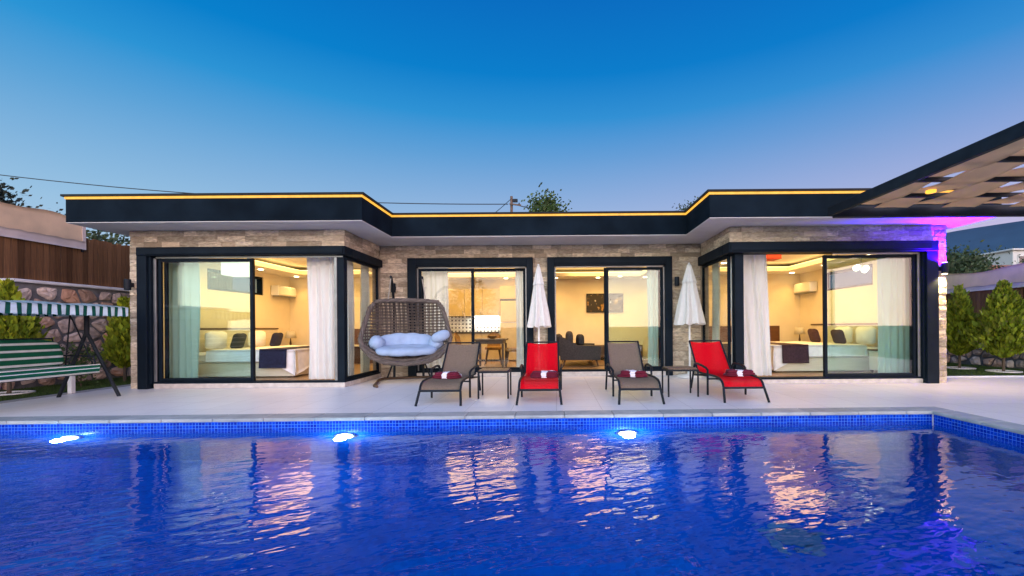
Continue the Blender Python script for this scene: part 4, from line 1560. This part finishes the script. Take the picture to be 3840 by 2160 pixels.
thuja('slim young conifer close beside the lit stone pillar', 9.77, 10.6, .012, 1.95, .82, 5200)
thuja('broad bright conifer standing before the low stone wall', 9.97, 9.75, .012, 1.98, 1.05, 6200)
thuja('bright yellow green conifer behind the striped swing', -9.45, 7.55, -.004, 1.92, .8, 4200)
thuja('dark conifer squeezed between the tall stone wall and the villa pillar', -9.3, 9.42, -.004, 1.75, .62, 3600, ring_=False)


def crown_leaves(cx, cy, cz, rx, ry, rz, clumps, per, size, seed, hollow=.5):
    rnd = random.Random(seed)
    mb = MB()
    for _ in range(clumps):
        while True:
            q = Vector((rnd.uniform(-1, 1), rnd.uniform(-1, 1), rnd.uniform(-1, 1)))
            if hollow < q.length < 1:
                break
        c = Vector((cx + q.x * rx, cy + q.y * ry, cz + q.z * rz))
        cr = size * rnd.uniform(1.6, 3.4)
        for _ in range(per):
            o = Vector((rnd.gauss(0, .5), rnd.gauss(0, .5), rnd.gauss(0, .4))) * cr
            n = Vector((rnd.uniform(-1, 1), rnd.uniform(-1, 1), rnd.uniform(-.4, 1))).normalized()
            u = n.orthogonal().normalized()
            v = n.cross(u)
            s = size * rnd.uniform(.5, 1.0)
            p = c + o
            mb.add([p - u * s * .5, p + v * s * .28, p + u * s * .5, p - v * s * .28], [(0, 1, 2, 3)])
    return mb


def tree(name, lab, x, y, top, r, mat, seed, clumps=170, per=26, size=.16, z0=-.07, flat=.8, grp=None, hollow=.45):
    t = thing(name, lab, 'tree', (x, y, z0), 0, grp)
    h = top - z0
    rz = r * flat
    cz = h - rz
    tk = MB().tube([(0, 0, 0), (.05 * r, 0, cz * .5), (0, .03, cz)], [.07 * r + .05, .055 * r + .03, .03 * r + .01])
    rnd = random.Random(seed)
    for k in range(7):
        a = k * 2.4 + rnd.uniform(-.4, .4)
        q = Vector((cos(a) * r * .7, sin(a) * r * .7, cz + rnd.uniform(-.3, .75) * rz))
        tk.tube([(0, 0, cz * rnd.uniform(.6, .95)), (q.x * .5, q.y * .5, (cz + q.z) / 2), q], [.03 * r + .012, .02 * r + .008, .004 * r + .004], 6)
    part('trunk', tk, 'bark', t)
    part('crown', crown_leaves(0, 0, cz, r, r, rz, clumps, per, size, seed, hollow), mat, t)
    return t


t = thing('shrub', 'small leafy green shrub at the foot of the tall stone wall', 'shrub', (-9.3, 8.55, -.004))
part('stem', MB().tube([(0, 0, 0), (.02, 0, .4)], .012), 'bark', t)
part('foliage', crown_leaves(0, 0, .48, .24, .24, .34, 46, 12, .085, 77, .1), 'leaf_bright', t)

tree('bushy_tree', 'loose leafy tree top rising above the middle of the villa roof', -.52, 24, 8.35, .62, MAT['leaf_bright'], 12, 90, 26, .26, flat=1.7, hollow=.05)
tree('round_tree', 'dark rounded tree top just showing over the roof corner', 8.3, 25.5, 8.15, 1.1, MAT['leaf'], 13, 120, 22, .22)
tree('sparse_tree', 'dark sparse tree rising behind the beige privacy screen', -19.75, 15.2, 6.15, .55, MAT['leaf_dark'], 14, 60, 24, .2, hollow=.1)
tree('small_tree', 'tiny dark tree top between privacy screen and roof end', -20.7, 18, 5.85, .32, MAT['leaf_dark'], 15, 18, 12, .2, hollow=.2)
tree('dense_bush', 'dark green bush behind the fence under the roof overhang', -16.6, 16.3, 4.75, 1.25, MAT['leaf'], 16, 120, 26, .2, flat=1.0)
for i, (x, y, top, r, lab, mt) in enumerate((
        (22.5, 25, 5.25, 2.0, 'dense green tree nearest the lit pillar beyond the fence', 'leaf'),
        (47, 45, 8.9, 3.2, 'tall rounded tree behind the pale distant house', 'leaf'),
        (25.0, 26, 3.9, .6, 'low dark bush tree in front of the distant house', 'leaf_dark'),
        (30.4, 26.5, 5.2, 1.0, 'olive toned tree beside the distant house', 'leaf_bright'),
        (29.0, 31.5, 6.0, 1.3, 'broad tree on the slope between the lit pillar and the distant house', 'leaf'),
        (39, 34, 6.7, 2.6, 'tall tree furthest beyond the conifers under the pergola', 'leaf'))):
    tree('hillside_tree', lab, x, y, top, r, MAT[mt], 30 + i, 190, 24, .28, grp='trees beyond the fence with the conifers')

# distant house between those trees
t = thing('distant_house', 'small white house with terracotta roof among the trees on the slope', 'house', (40.5, 39, -.07))
part('wall', MB().box(-1.8, 1.8, -2, 2, 0, 7.4, .03), 'house_wall', t)
part('roof', MB().box(-2.0, 2.0, -2.2, 2.4, 7.405, 7.58, .05), 'house_wall', t)
part('lean_to', MB().box(-4.0, -1.82, -2, 1.6, 0, 6.2, .05), 'house_roof', t)
for x in (-.9, .9):
    w_ = part('window', framed(x - .5, x + .5, 6.1, 7.0, -2.06, -2.002, .08), 'house_wall', t)
    part('pane', MB().box(x - .42, x + .42, -2.03, -2.003, 6.18, 6.92), 'dark_glass', w_)

# utility pole and wires
t = thing('utility_pole', 'weathered wooden utility pole with crossarm behind the villa roof', 'utility pole', (-2.79, 28, -.07))
part('shaft', MB().tube([(0, 0, 0), (0, 0, 9.6)], [.10, .085], 12), 'pole_wood', t)
part('crossarm', MB().box(-.12, .62, -.2, -.12, 9.02, 9.11).xform(Matrix.Translation((0, 0, 9)) @ Matrix.Rotation(radians(8), 4, 'Y') @ Matrix.Translation((0, 0, -9))), 'pole_wood', t)
part('bracket', MB().box(.09, .40, -.10, -.0, 9.2, 9.42, .02), 'black_metal', t)
part('insulator', MB().lathe([(.04, 0), (.06, .05), (.03, .14)], 10, (.50, -.16, 9.0)), 'dark_glass', t)


def wire(p, q, sag, lab, r=.028):
    p, q = Vector(p), Vector(q)
    pts = []
    for i in range(25):
        u = i / 24
        v = p.lerp(q, u)
        v.z -= sag * 4 * u * (1 - u)
        pts.append(v - p)
    solo('power_line', MB().tube(pts, r, 6), 'wire', lab, 'power line', 'power lines to the utility pole', p)


wire((-36.5, 27.6, 11.2), (-3.0, 27.95, 9.02), .55, 'power line coming from the swing side down to the utility pole')
wire((-2.6, 27.95, 9.0), (16, 27.5, 6.0), .5, 'power line running from the pole down behind the roof')
wire((-2.85, 27.9, 9.3), (-14.5, 40, 8.3), 1.2, 'thin power line leaving the pole towards the back', .02)

# ------------------------------------------------------------------ pergola
pg = thing('pergola', 'black steel pergola roofed with woven taupe canvas strips', 'pergola', (7.0, 5.0, 0))
ZB, ZT = 2.90, 3.045
XL, XR, YF, YN = 4.52, 8.9, 7.25, 2.5
def pbox(name, x0, x1, y0, y1, z0, z1, mat='black_metal'):
    return part(name, MB().box(x0, x1, y0, y1, z0, z1, .006), mat, pg, True)
pbox('side_beam', XL, XL + .07, YN, YF, ZB, ZT)
pbox('side_beam', XR - .07, XR, YN, YF, ZB, ZT)
pbox('end_beam', XL + .071, XR - .071, YF - .11, YF - .001, ZB - .035, ZT)
pbox('end_beam', XL + .071, XR - .071, YN + .001, YN + .071, ZB, ZT)
for y in (YN + .04, YF - .04):
    pbox('post', XR - .09, XR, y - .045, y + .045, 0, ZB - .036)
    pbox('foot_plate', XR - .13, XR + .04, y - .085, y + .085, .0005, .012)
bars = []
yb = YF - .74
while yb > YN + .3:
    bars.append(yb)
    yb -= .70
for yb in bars:
    pbox('cross_bar', XL + .072, XR - .072, yb - .03, yb + .03, ZB + .085, ZB + .140)
SW = .535
ns = int((XR - XL - .16) / (SW + .006))
for i in range(ns):
    x0 = XL + .085 + i * (SW + .006)
    def strip(u, v, i=i, x0=x0):
        y = YN + .09 + v * (YF - YN - .29)
        # height weaves under and over successive bars
        k = (bars[0] - y) / .70
        s = cos(pi * k) * (1 if i % 2 == 0 else -1)
        z = ZB + .112 - .034 * s + .004 * sin(u * 6 + v * 30)
        return (x0 + u * SW, y, z)
    part('canvas_strip', MB().grid(strip, 5, 56, .004), 'pergola_cloth', pg, True)
sp = part('spot_lamp', MB().lathe([(.06, 0), (.06, .035), (.0001, .036)], 18, (5.26, 6.12, ZB + .034)), 'amber_spot', pg, True)

# ------------------------------------------------------------------ garden swing (faces the pool)
sw = thing('garden_swing', 'green and white striped garden swing seat with black tube frame', 'garden swing', (-7.72, 6.3, 0))
def spart(name, mb, mat, parent=sw, label=None):
    return part(name, mb, mat, parent, True, label)
for y in (5.15, 7.25):
    spart('leg', MB().tube([(-7.76, y, 1.03), (-7.28, y + .03, .0)], .026, 10), 'black_metal')
    spart('leg', MB().tube([(-7.80, y, 1.03), (-8.20, y - .05, .0)], .026, 10), 'black_metal')
    spart('upright', MB().tube([(-7.78, y, 1.0), (-7.78, y, 1.43)], .034, 10), 'black_metal')
    spart('hanger', MB().tube([(-7.90, y - .14, 1.36), (-7.97, y - .15, .50)], .010).tube([(-7.90, y - .14, 1.36), (-7.50, y - .15, .50)], .010), 'black_metal')
    spart('armrest', MB().tube([(-7.98, y - .2, .55), (-7.95, y - .2, .70), (-7.46, y - .2, .68), (-7.40, y - .2, .46)], .014), 'black_metal')
spart('top_rail', MB().tube([(-7.78, 5.1, 1.42), (-7.78, 7.3, 1.42)], .025, 10), 'black_metal')
spart('canopy_frame', MB().tube([(-8.3, 5.1, 1.46), (-7.22, 5.1, 1.46), (-7.22, 7.32, 1.46), (-8.3, 7.32, 1.46)], .014, 8, False, True), 'black_metal')
def roof_fn(u, v):
    x = -8.33 + u * 1.13
    return (x, 5.06 + v * 2.29, 1.475 + .05 * sin(pi * u) - .012 * sin(v * 2 * pi * 3) * sin(pi * u))
spart('canopy', MB().grid(roof_fn, 12, 36, -.004), 'canopy')
def val_x(u, v):
    return (-7.195 + .012 * sin(u * 60) * (1 - v) + .008, 5.06 + u * 2.29, 1.335 - .014 * abs(sin(u * 60)) + v * (.14 + .014 * abs(sin(u * 60))))
spart('valance', MB().grid(val_x, 160, 3, .003), 'valance')
def val_end(u, v):
    return (-8.33 + u * 1.13, 7.352 + .01 * sin(u * 40) * (1 - v), 1.335 + v * (.14 + .045 * sin(pi * u)))
spart('valance', MB().grid(val_end, 40, 3, .003), 'valance')
def val_back(u, v):
    return (-8.335, 5.06 + u * 2.29, 1.335 + v * .14)
spart('valance', MB().grid(val_back, 60, 3, .003), 'valance')
spart('seat_frame', MB().tube([(-7.95, 5.33, .44), (-7.38, 5.33, .42), (-7.38, 7.02, .42), (-7.95, 7.02, .44)], .016, 8, False, True)
      .tube([(-7.66, 5.33, .43), (-7.66, 7.02, .43)], .012), 'black_metal')
cs = MB().blob((0, 0, 0), (.30, .86, .055), 5, 28, 12)
cs.shift((-7.64, 6.17, .495))
o = spart('seat_cushion', cs, 'seat_stripe')
cs = MB().blob((0, 0, 0), (.05, .86, .235), 5, 28, 12)
cs.xform(Matrix.Translation((-7.95, 6.17, .735)) @ Matrix.Rotation(radians(-16), 4, 'Y'))
o = spart('back_cushion', cs, 'back_stripe')
def skirt(u, v):
    return (-7.345 + .03 * sin(pi * v) - .02 * (1 - v), 5.33 + u * 1.69, .425 + .125 * v + .004 * sin(u * 23))
spart('front_skirt', MB().grid(skirt, 40, 6, .006), 'skirt_stripe')
def skirt_end(u, v):
    return (-7.93 + u * .585, 7.035 - .012 * (1 - v), .43 + .115 * v + .02 * u * (1 - v) * (u - .5))
spart('front_skirt', MB().grid(skirt_end, 20, 4, .006), 'skirt_stripe')
spart('piping', MB().tube([(-7.93, 7.04, .435), (-7.36, 7.04, .428), (-7.345, 5.32, .424)], .011, 8).tube([(-7.33, 5.32, .552), (-7.335, 7.03, .552)], .008, 8), 'white_cloth')
spart('back_frame', MB().tube([(-7.97, 5.33, .45), (-8.09, 5.33, .97), (-8.09, 7.02, .97), (-7.97, 7.02, .45)], .014), 'black_metal')
t = thing('low_post', 'short white post at the turf edge behind the swing', 'post', (-8.45, 7.62, .0))
part('shaft', MB().box(-.035, .035, -.035, .035, .005, .34, .004), 'white_paint', t)
part('cap', MB().box(-.045, .045, -.045, .045, .341, .36, .006), 'white_paint', t)

# ------------------------------------------------------------------ hanging wicker chair
hc = thing('hanging_chair', 'double wicker hanging chair on a dark steel stand', 'hanging chair', (-3.0, 8.80, 0), radians(16))
OUTL = [(-.60, 1.64), (-.30, 1.665), (0, 1.67), (.30, 1.665), (.60, 1.64), (.70, 1.50), (.78, 1.20), (.845, .90), (.80, .74), (.62, .54), (.40, .44), (0, .40),
        (-.40, .44), (-.62, .54), (-.80, .74), (-.845, .90), (-.78, 1.20), (-.70, 1.50)]
CZ = 1.0
def rim_y(z):
    return -.30 * max(0, min(1, (1.35 - z) / .8)) + .16 * max(0, (z - 1.2) / .47)
rim = []
for i in range(len(OUTL)):
    a, b = OUTL[i], OUTL[(i + 1) % len(OUTL)]
    for k in range(3):
        u = k / 3
        rim.append((a[0] + (b[0] - a[0]) * u, a[1] + (b[1] - a[1]) * u))
def rim_radius(dx, dz):
    best = 1.0
    ang = atan2(dz, dx)
    res = []
    for i in range(len(rim)):
        x1, z1 = rim[i][0], rim[i][1] - CZ
        x2, z2 = rim[(i + 1) % len(rim)][0], rim[(i + 1) % len(rim)][1] - CZ
        den = cos(ang) * (z2 - z1) - sin(ang) * (x2 - x1)
        if abs(den) < 1e-9:
            continue
        tt = (x1 * (z2 - z1) - z1 * (x2 - x1)) / den
        ss = (x1 * sin(ang) - z1 * cos(ang)) / den
        if tt > 0 and -1e-6 <= ss <= 1 + 1e-6:
            res.append(tt)
    return max(res) if res else .8
def dish(x, z):
    dx, dz = x, z - CZ
    r = sqrt(dx * dx + dz * dz)
    if r < 1e-6:
        rho = 0
    else:
        rho = min(1, r / rim_radius(dx, dz))
    deep = .62 * (1 - rho ** 3.2)
    return (x, rim_y(z) * rho ** 2 + deep * (1 - .35 * max(0, (z - 1.1))), z)
rimpts = [Vector((x, rim_y(z), z)) for x, z in rim]
mb = MB()
for s in range(5):            # braided rim of five strands
    pts = []
    for i, p in enumerate(rimpts * 1):
        a = i * 1.15 + s * 2 * pi / 5
        c = Vector((0, 0, CZ))
        rad = (p - c)
        rad.y = 0
        rad.normalize()
        pts.append(p + rad * .030 * cos(a) + Vector((0, 1, 0)) * .034 * sin(a))
    mb.tube(pts, .022, 6, False, True)
part('rim', mb, 'wicker', hc)
mb = MB()
for k in range(2):            # thick lower lip
    for s in range(4):
        pts = []
        for i in range(41):
            u = -1 + 2 * i / 40
            x = .80 * u
            zz = .43 + .33 * abs(u) ** 2.4 - .02 + k * .055
            y = rim_y(zz) - .015 + .05 * k
            a = i * .9 + s * 1.57 + k
            pts.append((x, y + .024 * sin(a), zz + .026 * cos(a)))
        mb.tube(pts, .018, 6)
part('lip', mb, 'wicker', hc)
def inside_span(fixed, axis):
    ts = []
    for i in range(161):
        q = -1 + 2 * i / 160
        x, z = (fixed, CZ + q * .7) if axis == 'z' else (q, fixed)
        dx, dz = x, z - CZ
        r = sqrt(dx * dx + dz * dz)
        if r < 1e-5 or r <= rim_radius(dx, dz) * .99:
            ts.append(z if axis == 'z' else x)
    return (min(ts), max(ts)) if ts else None
mb = MB()
for i in range(19):
    x = -.76 + i * 1.52 / 18
    sp_ = inside_span(x, 'z')
    if sp_:
        for o_ in (-.013, .013):
            mb.tube([dish(x + o_, sp_[0] + (sp_[1] - sp_[0]) * k / 16) for k in range(17)], .0095, 6)
part('upright_weave', mb, 'wicker', hc)
mb = MB()
z = .50
while z < 1.62:
    sp_ = inside_span(z, 'x')
    if sp_:
        pts = []
        for k in range(25):
            q = Vector(dish(sp_[0] + (sp_[1] - sp_[0]) * k / 24, z))
            q.y += .012 * (1 if k % 2 else -1)
            pts.append(q)
        mb.tube(pts, .0085, 6)
        for q in range(len(pts)):
            pts[q] = pts[q] + Vector((0, -.001, .017))
        mb.tube(pts, .0085, 6)
    z += .062
part('cross_weave', mb, 'wicker', hc)
def bowl(u, v):
    x = -.72 + 1.44 * u
    zlo = .45 + .30 * abs(x / .8) ** 2.4
    zz = zlo + v * .22
    q = dish(x, zz)
    return (q[0], q[1] * .98 + .0, q[2] - .02)
mb = MB()
for r in range(7):
    mb.tube([Vector(bowl(i / 30, r / 6)) + Vector((0, .008 * (1 if (i + r) % 2 else -1), 0)) for i in range(31)], .02, 6)
part('bowl_weave', mb, 'wicker', hc)
# stand: base bar, two bent feet, two bowed posts with hooks and chains
mb = MB().tube([(-.50, -.62, .025), (-.56, -.5, .03), (-.58, .45, .03), (-.50, .72, .03), (.50, .72, .03), (.58, .45, .03), (.56, -.5, .03), (.50, -.62, .025)], .028, 10)
part('base', mb, 'dark_wood', hc)
for sx in (-1, 1):
    part('post', MB().tube([(sx * .30, .72, .04), (sx * .30, .80, .5), (sx * .30, .82, 1.2), (sx * .30, .72, 1.65), (sx * .30, .48, 1.95), (sx * .30, .12, 2.12), (sx * .30, .02, 2.13)], .026, 10), 'black_metal', hc)
    part('brace', MB().tube([(sx * .30, .77, .42), (sx * .44, .70, .04)], .018, 8), 'black_metal', hc)
    part('chain', MB().tube([(sx * .30, .05, 2.10), (sx * .36, .10, 1.69)], .012, 6), 'steel', hc)

def tufted(buttons, depth, axis):
    def fn(q):
        d = 0
        for bx, bz in buttons:
            other = q.z if axis == 'z' else q.y
            d = max(d, math.exp(-(((q.x - bx) / .17) ** 2 + ((other - bz) / .42) ** 2)))
        # soft seams running outwards from the buttons
        seam = .16 * abs(sin((q.x + .02) * 5.7)) + .05 * pnoise(Vector((q.x * 4, q.y * 3, q.z * 3)))
        if axis == 'z':
            return Vector((q.x * (1 - .05 * q.z), q.y * (1 - depth * d + seam), q.z * (1 + .5 * seam)))
        return Vector((q.x, q.y * (1 + .5 * seam), q.z * (1 - depth * d + seam)))
    return fn
cu = thing('seat_cushion', 'pale blue tufted cushion lying in the wicker hanging chair', 'cushion', (-3.0, 8.80, .5), radians(16))
BT = (-.55, 0.0, .55)
part('back_pad', MB().blob((0, 0, 0), (.56, .12, .175), 3.0, 64, 26, tufted([(0, 0)], .75, 'z')).xform(Matrix.Translation((-.02, .17, .31)) @ Matrix.Rotation(radians(-24), 4, 'X')), 'cushion', cu)
part('side_pad', MB().blob((0, 0, 0), (.15, .25, .13), 2.4, 30, 16, tufted([(.2, .2)], .3, 'y')).xform(Matrix.Translation((-.56, .02, .31)) @ Matrix.Rotation(radians(32), 4, 'Y')), 'cushion', cu)
part('side_pad', MB().blob((0, 0, 0), (.15, .25, .13), 2.4, 30, 16, tufted([(-.2, .2)], .3, 'y')).xform(Matrix.Translation((.56, .02, .29)) @ Matrix.Rotation(radians(-32), 4, 'Y')), 'cushion', cu)
part('seat_pad', MB().blob((0, 0, 0), (.58, .26, .085), 3.0, 64, 22, tufted([(-.33, -.1), (.33, -.1)], .5, 'y')).xform(Matrix.Translation((0, -.12, .165)) @ Matrix.Rotation(radians(10), 4, 'X')), 'cushion', cu)
BT = (0.0,)
for b_ in BT:
    part('button', MB().blob((-.02, .10, .29), (.018, .014, .018), 2, 10, 6), 'cushion', cu)
solo('pillow', MB().blob((0, 0, 0), (.19, .12, .11), 2.4, 22, 12).xform(Matrix.Rotation(radians(-22), 4, 'Y')), 'cushion', 'small pale blue bolster at the lounger side of the hanging chair', 'cushion', None, (-2.32, 8.78, .93), radians(10))

# ------------------------------------------------------------------ sun loungers
SEAT = [(.105, .205), (.125, .245), (.165, .285), (.24, .312), (.45, .325), (.75, .318), (1.02, .305), (1.20, .315), (1.30, .355), (1.40, .455), (1.56, .625), (1.735, .815)]


def lounger(lab, loc, mat, grp='sun loungers along the pool'):
    t = thing('sun_lounger', lab, 'sun lounger', loc, 0, grp)
    def sling(u, v):
        k = v * (len(SEAT) - 1)
        i = min(int(k), len(SEAT) - 2)
        f = k - i
        y = SEAT[i][0] + (SEAT[i + 1][0] - SEAT[i][0]) * f
        z = SEAT[i][1] + (SEAT[i + 1][1] - SEAT[i][1]) * f
        hw = .272
        return (-hw + u * 2 * hw, y, z - .018 * sin(pi * u) * (1 if v > .2 else v / .2))
    part('sling', MB().grid(sling, 8, 44, .006), mat, t)
    fr = [(.0, 0.003), (.10, .20), (.135, .255), (.18, .292), (.26, .318), (.45, .33), (.75, .325), (1.02, .315), (1.28, .322)]
    for sx in (-1, 1):
        part('side_rail', MB().tube([(sx * (.315 if y < .05 else .29), y, z) for y, z in fr[1:]], .0165, 10), 'black_metal', t)
        part('leg', MB().tube([(sx * .315, 0, .001), (sx * .292, .098, .197)], .0175, 10), 'black_metal', t)
        part('leg', MB().tube([(sx * .30, .74, .001), (sx * .30, .74, .40)], .0165, 10), 'black_metal', t)
        part('leg', MB().tube([(sx * .325, 1.52, .001), (sx * .325, 1.33, .40)], .0165, 10), 'black_metal', t)
        part('armrest', MB().tube([(sx * .30, .74, .395), (sx * .312, .78, .425), (sx * .33, .90, .452), (sx * .335, 1.15, .468), (sx * .33, 1.29, .452), (sx * .325, 1.335, .395)], .0185, 10), 'black_metal', t)
        part('back_rail', MB().tube([(sx * .285, 1.27, .335), (sx * .285, 1.40, .46), (sx * .28, 1.745, .828)], .0155, 10), 'black_metal', t)
        part('brace', MB().tube([(sx * .30, .75, .30), (sx * .322, 1.40, .25)], .010, 8), 'black_metal', t)
    part('front_bar', MB().tube([(-.29, .10, .20), (.29, .10, .20)], .016, 10), 'black_metal', t)
    part('head_bar', MB().tube([(-.28, 1.745, .828), (.28, 1.745, .828)], .014, 10), 'black_metal', t)
    part('cross_bar', MB().tube([(-.30, .74, .255), (.30, .74, .255)], .012, 8).tube([(-.32, 1.40, .25), (.32, 1.40, .25)], .012, 8), 'black_metal', t)
    return t


L1 = lounger('taupe mesh sun lounger next to the wicker hanging chair', (-1.655, 6.11, 0), 'sling_brown')
L2 = lounger('red mesh sun lounger in front of the parasol between the two double doors', (-.245, 6.13, 0), 'sling_red')
for (src, lab, loc) in ((L1, 'taupe mesh sun lounger between the two red ones', (1.19, 6.12, 0)),
                        (L2, 'red mesh sun lounger standing before the open bedroom doorway', (2.70, 6.20, 0))):
    c = copy_tree(src)
    c.location = loc
    c['label'] = lab


def towel(loc, rz, lab, seed):
    rnd = random.Random(seed)
    mb = MB()
    z = 0
    for k in range(3):
        h = .015 + .005 * k
        w, dp = .235 - .02 * k + rnd.uniform(-.008, .008), .125 - .014 * k + rnd.uniform(-.006, .006)
        def fold(q, k=k):
            n = pnoise(Vector((q.x * 2.2 + seed + k, q.y * 1.9, k * 3.3)))
            m = pnoise(Vector((q.x * 6 + seed, q.y * 5, k * 1.3)))
            return Vector((q.x * (1 + .04 * n), q.y * (1 + .10 * n), q.z * (1 + .25 * m) + .55 * n + .25 * m))
        mb.blob((rnd.uniform(-.012, .012), rnd.uniform(-.01, .01), z + h), (w, dp, h), 4.5, 44, 12, fold)
        z += h * 1.3
    zm = min(v[2] for v in mb.v)
    mb.shift((0, 0, -zm))
    t = thing('towel', lab, 'towel', loc, rz, 'rolled towels on the loungers')
    part('cloth', mb, 'towel', t)


towel((-1.72, 6.86, .305), radians(-4), 'folded maroon and white towel on the taupe lounger next to the hanging chair', 1.0)
towel((-.18, 6.86, .305), radians(-6), 'folded maroon and white towel on the red lounger before the middle parasol', 2.3)
towel((1.20, 6.84, .305), radians(-12), 'folded maroon and white towel on the taupe lounger between the red ones', 4.1)
towel((2.86, 6.84, .305), radians(-14), 'folded maroon and white towel on the red lounger before the open bedroom', 5.7)


def side_table(lab, loc):
    t = thing('side_table', lab, 'side table', loc, 0, 'small tables between the loungers')
    for i in range(5):
        part('slat', MB().box(-.222 + i * .0892, -.222 + i * .0892 + .084, -.19, .19, .425, .443, .003), 'table_top', t)
    part('frame', framed(-.24, .24, -.205, .205, 0, .028, .014).xform(Matrix.Translation((0, 0, .396)) @ Matrix(((1, 0, 0, 0), (0, 0, 1, 0), (0, 1, 0, 0), (0, 0, 0, 1)))), 'black_metal', t)
    for sx in (-1, 1):
        for sy in (-1, 1):
            part('leg', MB().box(sx * .228 - .012, sx * .228 + .012, sy * .193 - .012, sy * .193 + .012, .001, .395, .003), 'black_metal', t)
    return t


T1 = side_table('small slatted side table between the taupe lounger by the hanging chair and the red one', (-.97, 6.90, 0))
T2 = copy_tree(T1)
T2.location = (1.96, 6.95, 0)
T2['label'] = 'small slatted side table between the taupe lounger and the red one before the open bedroom'


# ------------------------------------------------------------------ closed parasols
def parasol(lab, loc, tip, hem, rad, rz):
    t = thing('parasol', lab, 'parasol', loc, rz, 'closed white parasols')
    part('base', MB().lathe([(.26, .001), (.27, .03), (.25, .055), (.06, .075), (.04, .16), (.001, .16)], 28), 'white_paint', t)
    part('pole', MB().tube([(0, 0, .15), (0, 0, tip - .05)], .022, 12), 'white_paint', t)
    h = tip - hem
    prof = []
    for i in range(27):
        u = i / 26
        r = rad * (.10 + .34 * (u / .3) if u < .3 else .44 + .56 * ((u - .3) / .7) ** .9)
        if .27 < u < .33:
            r *= 1.03
        prof.append((r, tip - .05 - u * (h - .05)))
    def pleat(a, f):
        return 1 + (.10 + .16 * f) * sin(8 * a + .6 * sin(f * 6)) + .05 * sin(3 * a + f * 4)
    n = 64
    vs, fs = [], []
    for i, (r, z) in enumerate(prof):
        for k in range(n):
            a = 2 * pi * k / n
            rr = r * pleat(a, i / 26)
            dz = .02 * sin(8 * a + 1.2) * max(0, (i - 22) / 4)
            vs.append((rr * cos(a), rr * sin(a), z + dz))
    for i in range(26):
        for k in range(n):
            fs.append((i * n + k, (i + 1) * n + k, (i + 1) * n + (k + 1) % n, i * n + (k + 1) % n))
    fs.append(tuple(range(n)))
    part('canopy', MB().add(vs, fs, True), 'white_cloth', t)
    def vent(u, v):
        a = u * 2 * pi
        r = rad * (.11 + .40 * v) * (1 + .12 * sin(8 * a + .5)) + .004
        return (r * cos(a), r * sin(a), tip - .045 - v * h * .30)
    part('vent_flap', MB().grid(vent, 64, 6, .003), 'white_cloth', t)
    part('finial', MB().lathe([(.012, tip - .06), (.022, tip - .03), (.022, tip - .01), (.008, tip)], 14), 'white_paint', t)
    return t


parasol('closed white parasol standing between the two double doors', (-.365, 9.30, 0), 2.44, 1.11, .215, .3)
parasol('closed white parasol standing beside the corner window near the side table', (2.855, 9.35, 0), 2.46, 1.14, .27, .9)

# garden behind the camera, seen only in the window panes
tree('olive_tree', 'olive tree beyond the near side of the pool', -5.5, -7.5, 4.2, 1.7, MAT['leaf_dark'], 60, 150, 26, .13, hollow=.3)
t = thing('glass_balustrade', 'glass balustrade with steel rail beyond the near side of the pool', 'balustrade', (1.3, -4.9, 0))
part('rail', MB().tube([(-9.6, 0, 1.1), (9.6, 0, 1.1)], .025, 10), 'steel', t)
for i in range(9):
    x = -9.6 + i * 2.4
    part('post', MB().box(x - .02, x + .02, -.02, .02, .001, 1.08), 'steel', t)
    if i < 8:
        part('pane', MB().box(x + .05, x + 2.35, -.006, .006, .08, 1.03), 'pane', t)
